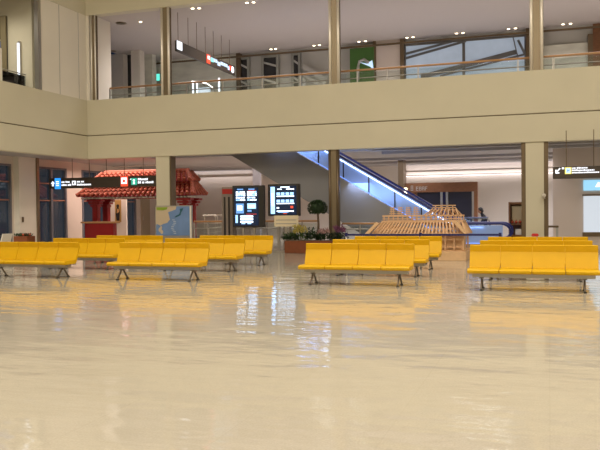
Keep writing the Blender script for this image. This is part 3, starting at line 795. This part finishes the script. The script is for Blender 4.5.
# ------------------------------------------------------------------ flower box
YP = 21.9
x0, x1 = XY(284, YP), XY(349, YP); hw = (x1-x0)/2; zt = ZY(310, 241, YP)
fb = empty('flower_box', ((x0+x1)/2, YP+.45, 0), 'long terracotta brown box standing in front of the slim bronze post', 'planter')
MB().box(-hw, hw, -.45, .0, 0, zt, .015).build('trough', 'terra', fb); MB().box(-hw+.03, hw-.03, -.42, -.03, zt, zt+.02).build('soil', 'bark', fb)
def bush(px, py, w, h, m_leaf, m_fl, nfl, lab, name):
    X_ = XY(px, YP+.2); zb_ = zt+.02
    t = empty(name, (X_, YP+.2, zb_), lab, 'plant', 'plants in the flower box')
    b = MB()
    for i in range(260):
        a = random.uniform(0, 2*PI); r = w*math.sqrt(random.random()); z = random.uniform(0, h*.8)*(1-.5*r/w)
        b.leaf((r*math.cos(a), .45*r*math.sin(a), z), (math.cos(a), math.sin(a)*.5, random.uniform(-.2, 1.2)), random.uniform(.07, .15), .022)
    b.build('leaves', m_leaf, t)
    if nfl:
        b = MB()
        for i in range(nfl):
            a = random.uniform(0, 2*PI); r = w*.9*math.sqrt(random.random())
            c = Vector((r*math.cos(a), -.1+.3*r*math.sin(a), h*random.uniform(.55, 1.0)))
            for q in range(5):
                aa = 2*PI*q/5+i; b.leaf(c, (math.cos(aa), -.4, math.sin(aa)), .055, .022)
        b.build('flowers', m_fl, t)
ztop = lambda py: ZY(310, py, YP)-zt
bush(290, 0, .24, .26, M['leaf'], M['leafl'], 12, 'low dark foliage at the left end of the flower box', 'leafy_plant')
bush(301, 0, .27, ztop(226), M['leafl'], M['yflow'], 75, 'yellow flowering plant at the left of the flower box', 'flowering_plant')
bush(313, 0, .24, ztop(228), M['leaf'], M['leaf'], 10, 'dark leafy plant under the round clipped tree', 'leafy_plant')
bush(324, 0, .24, ztop(228.5), M['leaf'], M['pflow'], 36, 'pale pink flowering plant in the middle of the flower box', 'flowering_plant')
bush(340, 0, .22, ztop(226), M['leaf'], M['mflow'], 46, 'magenta flowering plant at the right end of the flower box', 'flowering_plant')
bt = empty('clipped_tree', (XY(317.5, YP+.25), YP+.25, zt+.02), 'small tree with a rounded dark green crown rising from the flower box', 'tree')
zc = ZY(317, 208.5, YP)-zt
MB().tube([(0, 0, 0), (.03, 0, zc*.5), (0, 0, zc)], .045, 8, r2=.03).build('trunk', 'bark', bt)
b = MB()
b.ball((0, 0, zc), .19, 2, (1.35, 1.1, 1), .08)
for i in range(900):
    a = random.uniform(0, 2*PI); s_ = random.uniform(-.75, 1); r = math.sqrt(max(0, 1-s_*s_))
    d_ = Vector((r*math.cos(a)*1.35, r*math.sin(a)*1.1, s_)); b.leaf(Vector((0, 0, zc))+d_*.20, d_+Vector((random.uniform(-.6, .6), 0, random.uniform(-.6, .6))), .075, .02)
b.build('crown', 'leaf', bt)

# ------------------------------------------------------------------ escalator
es = empty('escalator', (-5, YE0+.1, 0), 'escalator descending to the right with blue-lit glass balustrades and grey side', 'escalator')
ox, oy = -5, YE0+.1
Y0 = YE0+.1; Y1 = YE1-.15
A = onY(320, 166, Y0); B = onY(385, 204, Y0)
sl = (A.z-B.z)/(A.x-B.x)        # negative
zbase = .13
def zl(x): return A.z + sl*(x-A.x)
xk = A.x + (zbase-A.z)/sl        # where slope meets the landing
xtop = EX0+.2
xtop = max(xtop, A.x + (5.0-A.z)/sl)
xend = XY(500, Y0)
# grey side, solid down to the floor on the right, sloping soffit on the left
g0 = onY(234, 157, Y0); slo = sl
def zs(x): return g0.z + slo*(x-g0.x)
xfl = g0.x - g0.z/slo
def side(Y, name, th=.1):
    pts = [(xtop, zl(xtop)), (xk, zbase), (xend, zbase), (xend, .0), (xfl, .0), (xtop, zs(xtop))]
    return MB().prism([(a-ox, c) for a, c in pts], 'y', Y-oy, Y-oy+th).build(name, 'grey', es)
side(Y0, 'side_cladding'); side(Y1, 'side_cladding')
# soffit between
MB().prism([(a-ox, c) for a, c in ((xtop, zs(xtop)), (xfl-.02, .02), (xfl+.15, .02), (xtop, zs(xtop)+.12))], 'y', .1, Y1-Y0).build('soffit', 'grey', es)
# steps
st = MB(); x = xtop; 
while x < xk: st.box(x-ox, x+.4-ox, .12, Y1-Y0-.02, zl(x)-.35, zl(x+.4)-.02+.0); x += .4
st.box(xk-ox, xend+.3-ox, .12, Y1-Y0-.02, .0, .03)
sto = st.build('steps', 'alu', es)
hg = .62; hr = .74
for Y in (Y0+.05, Y1+.05):
    y = Y-oy
    nb = 9
    MB().prism([(xtop-ox, zl(xtop)+.03), (xk-ox, zbase+.03), (xend-ox, zbase+.03), (xend-ox, zbase+hg), (xk-ox+.0, zbase+hg), (xtop-ox, zl(xtop)+hg)], 'y', y-.006, y+.006).build('balustrade_glass', M['bgl'], es)
    x = xk-.2
    while x > xtop: MB().box(x-.02-ox, x+.02-ox, y-.03, y+.03, zl(x), zl(x)+hg).build('glass_joint', 'dark', es); x -= .92
    if Y < Y1: MB().bar((xtop-ox, y-.04, zl(xtop)+.05), (xk-ox, y-.04, zbase+.05), .03, .03).bar((xk-ox, y-.04, zbase+.05), (xend-ox, y-.04, zbase+.05), .03, .03).build('skirt_light', 'e_btube', es)
    rl = MB().bar((xtop-ox, y+.05, zl(xtop)+hg-.0), (xk-ox, y+.05, zbase+hg-.0), .04, .06)
    if Y < Y1: rl.bar((xk-ox, y+.05, zbase+hg-.04), (xend-.55-ox, y+.05, zbase+hg-.04), .04, .05)
    rl.build('rail_light', 'e_tube', es)
    pts = [(xtop-ox, y, zl(xtop)+hr+.02), (xk-.25-ox, y, zl(xk-.25)+hr+.02), (xk-ox, y, zbase+hr-.0), (xk+.3-ox, y, zbase+hr-.03)]
    R = .27
    for q in range(9):
        a = PI/2-PI*q/8; pts.append((xend-ox+R*math.cos(a)*1.25, y, zbase+hr-.03-R+R*math.sin(a)))
    pts.append((xend-ox-.3, y, zbase+hr-.03-2*R))
    MB().tube(pts, .045, 10).build('handrail', 'blue', es, smooth=True)
# blue light that this escalator throws; added inner lamps make the glass glow
for f_ in (.25, .6):
    xx = xtop+(xk-xtop)*f_
    lamp('added_glass_lamp', (xx+.8, Y0+.55, zl(xx+.8)+.3), 1.6, 9, (.60, .75, 1), (-PI/2, 0, 0), .4)
    L = lamp('escalator_lamp', (xx, (Y0+Y1)/2, zl(xx)+.2), .8, 50, (.45, .6, 1), (0, 0, 0), 2.0)
# pale wall board beyond escalator
# ------------------------------------------------------------------ wooden castle model
YW = 19.3
cxm = XY(418, YW); 
wm = empty('castle_model', (cxm, YW+.8, 0), 'large bare timber model of a castle roof frame behind the rear centre bench', 'model')
wx = lambda px, Y=YW: XY(px, Y)-cxm
wz = lambda px, py, Y=YW: ZY(px, py, Y)
xl, xr = wx(371), wx(465)
MB().box(xl-.1, xr+.02, -.8, .9, 0, .235, .008).build('platform', 'pine2', wm)
MB().box(xl+.02, xr-.03, -.55, .80, .236, .262, .004).build('platform', 'pine2', wm)
zeave = wz(440, 233.5); zr1 = wz(420, 222)
n = 11
for i in range(n):
    x = xl+.10+(xr-xl-.18)*i/(n-1)
    for yy in (-.55, .65): MB().box(x-.022, x+.022, yy-.022, yy+.022, .262, zeave+.1).build('post', 'pine', wm)
b = MB()
for zz in (.33, .52, zeave-.02):
    for yy in (-.55, .65): b.box(xl+.1, xr-.08, yy-.015, yy+.015, zz, zz+.035)
b.build('tie_beam', 'pine', wm)
MB().box(xl+.12, xr-.12, -.42, .55, .262, zeave-.02).build('inner_wall', 'pine2', wm)
# lower hipped roof: rafters
nr = 27
for (ye, yt) in ((-.70, -.28), (.90, .38)):
    b = MB()
    for i in range(nr):
        f_ = i/(nr-1); xe = xl+(xr-xl)*f_; xt = xl+.22+(xr-xl-.36)*f_
        b.bar((xe, ye, zeave-.02), (xt, yt, zr1), .038, .04)
    b.box(xl, xr, ye-.012, ye+.012, zeave-.03, zeave-.005)
    b.build('roof_rafters', 'pine', wm)
for s_ in (0, 1):
    b = MB().box(*((xr-.012, xr+.012) if s_ else (xl-.012, xl+.012)), -.8, .9, zeave-.03, zeave-.005)
    for i in range(9):
        f_ = i/8; ye = -.7+1.6*f_; yt = -.28+.66*f_
        if s_: b.bar((xr, ye, zeave-.02), (xr-.14, yt, zr1), .026, .03)
        else: b.bar((xl, ye, zeave-.02), (xl+.22, yt, zr1), .026, .03)
    b.build('end_rafters', 'pine', wm)
b = MB().box(xl-.01, xr+.01, -.73, -.69, zeave-.05, zeave-.0).box(xl-.01, xr+.01, .89, .93, zeave-.05, zeave)
b.box(xl+.10, xr-.06, -.53, -.49, zeave+.09, zeave+.13).box(xl+.18, xr-.10, -.34, -.26, zr1-.02, zr1+.035).box(xl+.18, xr-.10, .34, .42, zr1-.02, zr1+.035)
b.box(xl+.18, xl+.25, -.3, .4, zr1-.02, zr1+.03); b.box(xr-.17, xr-.10, -.3, .4, zr1-.02, zr1+.03)
b.build('purlin', 'pine', wm)
# boarded hip wing at right end
MB().prism([(xr-.28, zr1-.03), (xr-.22, zr1+.03), (xr+.04, zeave+.0), (xr+.02, zeave-.05)], 'y', -.85, -.60).build('hip_board', M['pine2'], wm)
MB().prism([(xl+.20, zr1-.05), (xl+.14, zr1+.0), (xl-.16, zeave+.0), (xl-.10, zeave-.05)], 'y', -.85, -.70).build('hip_board', M['pine2'], wm)
# upper floor: posts row
zu = wz(420, 216)
b = MB()
for i in range(17):
    x = xl+.24+(xr-xl-.40)*i/16
    for yy in (-.28, .36): b.box(x-.014, x+.014, yy-.014, yy+.014, zr1, zu)
b.box(xl+.20, xr-.14, -.31, -.26, zu-.02, zu+.02).box(xl+.20, xr-.14, -.32, -.28, (zu+zr1)/2-.012, (zu+zr1)/2+.012).box(xl+.20, xr-.14, .34, .38, zu-.02, zu+.02)
b.build('upper_storey_posts', 'pine', wm)
# four stacked bracket towers
for px in (388, 396, 404, 412):
    x = wx(px); b = MB(); zt_ = wz(px, 206.5)
    for q in range(5):
        w_ = .088*(1-q/8); z = zu+(zt_-zu)*q/5
        b.box(x-w_, x+w_, -.26, .0, z+.008, z+(zt_-zu)/5-.022)
    for dx in (-.03, .03): b.box(x+dx-.01, x+dx+.01, -.24, -.22, zu, zt_-.01)
    b.build('stacked_truss', 'pine', wm)
# ridge frame at right
zrg = wz(440, 205)
x0_, x1_ = wx(428), wx(452)
b = MB()
for zz in (zrg, zrg-.06, zrg-.12): b.box(x0_, x1_, .00, .04, zz-.02, zz+.005)
for q in range(4): x = x0_+.08+(x1_-x0_-.16)*q/3; b.box(x-.012, x+.012, 0, .04, zu, zrg)
b.build('ridge_beam', 'pine', wm)
b = MB()
for i in range(8):
    f_ = i/7; xt = x0_+(x1_-x0_)*f_; xe = wx(421)+(xr-.22-wx(421))*f_
    for (ye,) in ((-.34,), (.40,)): b.bar((xe, ye, zu+.01), (xt, .02, zrg-.10), .026, .03)
b.bar((x1_, .02, zrg-.12), (xr-.22, -.3, zu), .03).bar((x1_, .02, zrg-.12), (xr-.22, .38, zu), .03)
b.build('upper_rafters', 'pine', wm)
# belt barrier
YBB = 18.2
bb0, bb1 = XY(346, YBB), XY(500, YBB); zb_ = ZY(420, 234.8, YBB)
t = empty('belt_barrier', ((bb0+bb1)/2, YBB, 0), 'dark blue belt barrier stretched in front of the wooden model', 'barrier')
MB().box(-(bb1-bb0)/2, (bb1-bb0)/2, -.005, .005, zb_-.025, zb_+.025).build('belt', 'navyb', t)
for x in (-(bb1-bb0)/2, 0, (bb1-bb0)/2):
    q = MB().tube([(x, 0, .03), (x, 0, zb_+.03)], .025, 12).build('post', 'alu' if x else 'alu', t, smooth=True)
    MB().tube([(x, 0, 0), (x, 0, .03)], .16, 20).build('base', 'dark', q)
    MB().tube([(x, 0, zb_-.04), (x, 0, zb_+.05)], .035, 12).build('belt_head', 'navyb', q)

# ------------------------------------------------------------------ right rear: shop, counter, person, coves
YSH = 33.0
sx0, sx1 = XY(405.5, YSH), XY(477.5, YSH); zsh = ZY(440, 182.5, YSH); cxs = (sx0+sx1)/2
sh = empty('shop_front', (cxs, YSH, 0), 'brown shop front with closed navy shutters behind the wooden model', 'shop')
S = lambda px: XY(px, YSH)-cxs
zo = ZY(440, 192, YSH)
MB().box(sx0-cxs, sx1-cxs, 0, .4, zo, zsh).build('fascia_board', 'brown', sh)
MB().box(S(474), S(477.5), 0, .4, 0, zo).build('jamb', 'brown', sh); MB().box(S(405.5), S(410), 0, .4, 0, zo).build('jamb', 'brown', sh)
MB().box(S(417), S(441), .1, .16, 0, zo).build('shutter', 'navy', sh); MB().box(S(447.5), S(473), .1, .16, 0, zo).build('shutter', 'navy', sh); MB().box(S(441), S(447.5), .12, .16, 0, zo).build('shutter', 'navyb', sh)
MB().box(S(410), S(417), .05, .12, 0, zo).build('side_panel', 'brown', sh)
for px in (441.5, 447, 473): MB().box(S(px)-.05, S(px)+.05, .02, .1, 0, zo).build('frame_post', 'alu', sh)
b = MB()
for i, px in enumerate((411.5, 416.3, 419.3, 422.3, 425.3)):
    a = S(px); z = ZY(420, 190.5, YSH); h = .17
    if i == 0: a -= .02; h = .22
    b.box(a, a+.02, -.02, 0, z, z+h).box(a, a+.10, -.02, 0, z+h-.02, z+h)
    if i in (0, 2, 3): b.box(a+.08, a+.10, -.02, 0, z, z+h)
    if i in (0, 1, 2): b.box(a, a+.10, -.02, 0, z, z+.02)
    b.box(a, a+.09, -.02, 0, z+h*.5, z+h*.5+.02)
b.build('lettering', M['lgrey'], sh)
# grey pier with small lamp left of the shop
x = XY(401, 32.5)
struct('trim_27', MB().box(x-.12, x+.12, 32.5, 33.2, 0, LC), 'bronzed')
p = onY(404.5, 190.5, 32.3)
t = empty('wall_lamp', (p.x, 32.6, p.z), 'small warm glowing lamp on the pier left of the shop', 'lamp')
MB().box(-.06, .06, -.06, .0, -.12, .12).build('lit_shade', 'e_warm', t); MB().box(-.07, .07, 0, .04, -.14, .14).build('bracket', 'dark', t)
# curved coves with light on rear wall, right
struct('trim_35', MB().box(XY(253, 30), XY(260, 30), 30, 30.2, 0, LC), 'grey')
def cove(px0, px1, py, name, Y=YB-.5, m_='e_cove', h=.06, lip=.14):
    p, q = onY(px0, py, Y), onY(px1, py, Y)
    z = (onY((px0+px1)/2, py, Y)).z
    struct(name, MB().box(p.x, q.x, Y, Y+.12, z-lip, z), 'white')
    t = struct(name.replace('trim', 'trim') + '0', MB().box(p.x, q.x, Y+.14, Y+.30, z-.05, z-.02), m_)
cove(403, 640, 167.5, 'trim_28', lip=.07)
cove(403, 640, 172.5, 'trim_29', Y=YB-.35, lip=.04)
cove(178, 252, 174.5, 'trim_30')
cove(60, 156, 164.5, 'trim_31', Y=27.5+3, m_='e_covep')
# glass display case with cool light, in front of counter, behind escalator end
YD = 29.0
x0, x1 = XY(455, YD), XY(488, YD); zt = ZY(470, 217, YD); hw = (x1-x0)/2
dc = empty('display_case', ((x0+x1)/2, YD, 0), 'glass topped display case with cool light in front of the seated attendant', 'display case')
MB().box(-hw, hw, -.3, .3, 0, .45).build('cabinet', 'e_pale' if False else 'lgrey', dc)
MB().box(-hw, hw, -.3, .3, .46, zt-.03).build('glass_box', 'glass', dc); MB().box(-hw, hw, -.3, .3, zt-.03, zt, .004).build('top', mat('blue_tinted_top', (.18, .22, .38), .2), dc)
MB().box(-hw+.05, hw-.05, -.1, -.05, zt-.08, zt-.04).build('light_strip', 'm_pale', dc)
b = MB(); rnd = random.Random(3)
for q in range(12): xx = -hw+.1+q*(2*hw-.2)/12; b.box(xx, xx+.07, -.1, .1, .47, .47+rnd.uniform(.1, .3))
b.build('goods', 'm_pale', dc)

# seated attendant
YPn = 30.0
pr = onY(481, 213, YPn)
px_, pz_ = pr.x, ZY(481, 207.3, YPn)          # head top
def person():
    t = empty('person', (px_, YPn+.1, 0), 'person in dark clothes leaning forward behind the display case', 'person')
    top = pz_
    V = {}
    me = bpy.data.meshes.new('body'); bm = bmesh.new(); sk = bm.verts.layers.skin.verify()
    def v(n, co, r): V[n] = bm.verts.new(co); V[n][sk].radius = (r, r*.85)
    hz = .52
    v('pelvis', (.30, .1, hz), .15); v('belly', (.26, .05, hz+.2), .17); v('chest', (.16, -.02, top-.38), .19); v('neck', (.03, -.08, top-.25), .055); v('head', (-.02, -.10, top-.15), .075)
    for s_, n in ((-1, 'l'), (1, 'r')):
        v('sh'+n, (.14, -.02+s_*.18, top-.36), .06); v('el'+n, (.02, -.12+s_*.20, top-.62), .045); v('wr'+n, (-.2, -.2+s_*.1, top-.66), .03)
        v('hip'+n, (.28, .1+s_*.1, hz-.02), .09); v('kn'+n, (-.15, .06+s_*.12, hz), .065); v('an'+n, (-.18, .06+s_*.12, .09), .045); v('to'+n, (-.34, .05+s_*.12, .04), .035)
    E_ = [('pelvis', 'belly'), ('belly', 'chest'), ('chest', 'neck'), ('neck', 'head')]
    for n in 'lr': E_ += [('chest', 'sh'+n), ('sh'+n, 'el'+n), ('el'+n, 'wr'+n), ('pelvis', 'hip'+n), ('hip'+n, 'kn'+n), ('kn'+n, 'an'+n), ('an'+n, 'to'+n)]
    for a, c in E_: bm.edges.new((V[a], V[c]))
    V['pelvis'][sk].use_root = True
    bm.to_mesh(me); bm.free(); me.materials.append(M['black'])
    o = bpy.data.objects.new('body', me); COL.objects.link(o); o.parent = t
    o.modifiers.new('skin', 'SKIN'); s2 = o.modifiers.new('sub', 'SUBSURF'); s2.levels = s2.render_levels = 2
    f = MB().ball((-.045, -.11, top-.125), .088, 2, (1.0, .85, 1.25)); f.ball((-.135, -.11, top-.135), .018, 2)
    fo = f.build('face', 'skin', t, smooth=True)
    h = MB().ball((-.02, -.10, top-.09), .100, 2, (1.05, .95, 1.0), .02); h.ball((.03, -.09, top-.15), .075, 2)
    h.build('hair', 'hair', t, smooth=True)
    for s_ in (-1, 1):
        hd = MB().ball((-.24, -.2+s_*.1, top-.665), .035, 2, (1.3, .8, .5))
        for q in range(4): hd.tube([(-.27, -.22+s_*.1+q*.016, top-.665), (-.31, -.22+s_*.1+q*.017, top-.67), (-.335, -.22+s_*.1+q*.017, top-.685)], .008, 6)
        hd.tube([(-.23, -.2+s_*.1-s_*.03, top-.665), (-.26, -.2+s_*.1-s_*.055, top-.67)], .009, 6)
        hd.build('hand', 'skin', t, smooth=True)
    return t
person()
t = empty('stool', (px_+.3, YPn+.2, 0), 'low stool carrying the attendant in dark clothes', 'stool')
MB().tube([(0, 0, .36), (0, 0, .42)], .18, 16).build('seat', 'dark', t); MB().tube([(0, 0, .02), (0, 0, .36)], .03).build('stem', 'alu', t); MB().tube([(0, 0, 0), (0, 0, .025)], .2, 16).build('foot', 'alu', t)

# souvenir shelf beside column
YV = 27.5
x0, x1 = XY(509.5, YV), XY(524, YV); zt = ZY(516, 202, YV); hw = (x1-x0)/2
t = empty('souvenir_shelf', ((x0+x1)/2, YV, 0), 'brown shelf with cream and red goods, left of the wide cream column', 'shelf')
MB().box(-hw, hw, .3, .34, 0, zt).build('back_panel', 'brown', t)
for sx in (-1, 1): MB().box(sx*hw-.03, sx*hw+.03, -.1, .3, 0, zt).build('side_panel', 'brown', t)
for zz in (.35, .75, zt-.08): MB().box(-hw+.03, hw-.03, -.1, .3, zz, zz+(.04 if zz < 1 else .07)).build('shelf', 'brown', t)
tag(MB().box((x0+x1)/2-.17, (x0+x1)/2+.2, YV+.1, YV+.2, .80, .80+.62).build('cloth_display', 'creamg'), 'cream goods standing on the brown souvenir shelf', 'goods')
for i, dx in enumerate((-.15, -.02, .11)):
    tag(MB().ball(((x0+x1)/2+dx, YV, .85), .053, 2, (1, 1, 1)).tube([((x0+x1)/2+dx, YV, .90), ((x0+x1)/2+dx, YV, .935)], .015).build('red_figurine', 'orange', smooth=False), 'small round red souvenir on the brown shelf', 'souvenir', 'red souvenirs')
tag(MB().box((x0+x1)/2-.05, (x0+x1)/2+.15, YV-.05, YV+.1, .395, .6).build('white_box', 'white'), 'white box on the low board of the souvenir shelf', 'box')
# small red and white box by the column foot
YR = 20.5
t = empty('stacked_leaflet_box', (XY(535, YR), YR, 0), 'small box with a red and white top in front of the wide cream column', 'box')
zt = ZY(535, 232, YR); MB().box(-.13, .13, -.1, .1, 0, zt-.12, .01).build('body', 'white', t); MB().box(-.09, .09, -.08, .08, zt-.12, zt-.04, .02).build('red_lid', mat('bright_red', (.5, .02, .02), .5), t); MB().box(-.13, .13, -.1, .1, zt-.16, zt-.122).build('rim', 'alu', t)
# grey side table right of the column
YT2 = 25.5
t = empty('side_counter', (XY(552, YT2), YT2, 0), 'small grey counter just right of the wide cream column', 'counter')
zt = ZY(552, 225.5, YT2); MB().box(-.2, .2, -.3, .3, zt-.06, zt, .005).build('top', 'bronzed', t); MB().box(.12, .19, -.28, .28, 0, zt-.06).build('side_panel', 'lgrey', t); MB().box(-.19, -.12, -.28, .28, 0, zt-.06).build('side_panel', 'lgrey', t)
# pinkish wall with lit pictures at far right
YPW = 28.5
struct('wall_right_rear', MB().box(XY(553, YPW), XR, YPW, YPW+.2, 0, LC), 'pink')
x0 = XY(583.5, YPW); x1 = min(XY(640, YPW), XR-.1)
z0, z1 = ZY(592, 190.5, YPW), ZY(592, 180, YPW)
t = empty('lit_picture', ((x0+x1)/2, YPW-.02, z0), 'sky blue lit picture under the right hanging sign', 'picture')
MB().box(x0-(x0+x1)/2, x1-(x0+x1)/2, -.05, 0, 0, z1-z0).build('lit_face', 'e_sky', t)
MB().prism([(XY(595, YPW)-(x0+x1)/2, .12), (XY(598, YPW)-(x0+x1)/2, .30), (XY(604, YPW)-(x0+x1)/2, .2), (XY(600, YPW)-(x0+x1)/2, .12)], 'y', -.06, -.051).build('cloud', 'e_white', t)
z0b, z1b = ZY(592, 232, YPW), ZY(592, 196, YPW)
t = empty('light_box', ((x0+x1)/2, YPW-.02, z0b), 'large pale lit panel at the right picture edge', 'panel')
MB().box(x0-(x0+x1)/2, x1-(x0+x1)/2, -.05, 0, 0, z1b-z0b).build('lit_face', 'e_screen', t)
MB().box(x0-(x0+x1)/2-.04, x1-(x0+x1)/2+.04, -.04, .01, -.16, -.01).box(x0-(x0+x1)/2-.04, x1-(x0+x1)/2+.04, -.04, .01, z1b-z0b+.01, z1b-z0b+.06).build('frame', 'bronzed', t)
# column of small lights on column's right side
p = onY(544, 195.5, YF)
t = empty('security_camera', (p.x, YF-.12, p.z), 'small white camera on the right edge of the wide cream column', 'camera')
MB().ball((0, 0, 0), .06, 2).build('dome', 'white', t); MB().box(-.04, .04, .03, .2, -.1, .06).build('bracket', 'alu', t)

# ------------------------------------------------------------------ light
W = bpy.data.worlds.new('night'); SC.world = W; W.use_nodes = True
W.node_tree.nodes['Background'].inputs[0].default_value = (.05, .08, .16, 1); W.node_tree.nodes['Background'].inputs[1].default_value = .25
warm = (1, .92, .77)
for x in (-13, -4, 5):
    for y in (-5, 4, 13):
        lamp('hall_lamp', (x, y, CZ-.3), 3.5, {-13: 330, -4: 400, 5: 560}[x], warm)
for (x, y, e_) in ((-15.2, 28.2, 190), (-11, 28.9, 260), (-5, 28.9, 285), (2, 28.9, 285), (8, 28.9, 260)):
    lamp('gallery_lamp', (x, y, 8.85), 4.0 if x > -15 else 2.5, e_, (1, .90, .84))
for (x, y, e_, c_) in ((-17.2, 28, 210, (1, .76, .64)), (-12, 31, 200, (1, .84, .80)), (-7, 33, 170, (1, .94, .98)), (0, 33, 200, (1, .94, .98)), (6, 26.7, 110, (1, .90, .89)), (-2, 28.8, 110, (1, .92, .93))):
    lamp('lower_lamp', (x, y, LC-.12), 4.0, e_, c_)
lamp('lower_side_lamp', (-18.3, 18, LC-.12), 1.6, 150, warm, sy=8)
lamp('side_gallery_lamp', (XL-1.5, 20, 8.8), 1.5, 40, warm)

# ------------------------------------------------------------------ true size: the eye stands 1.58 m above the floor
K = 1.2
done = set()
for o in COL.objects:
    o.location = o.location*K
    if o.type == 'MESH' and o.data.name not in done:
        done.add(o.data.name)
        for v in o.data.vertices: v.co = v.co*K
        if o.data.skin_vertices:
            for d in o.data.skin_vertices[0].data: d.radius = (d.radius[0]*K, d.radius[1]*K)
    if o.type == 'LIGHT':
        o.data.size *= K; o.data.size_y *= K; o.data.energy *= K*K
vs = SC.view_settings; vs.view_transform = 'Standard'; vs.look = 'None'; vs.gamma = 1; vs.exposure = 0.3; vs.use_curve_mapping = False
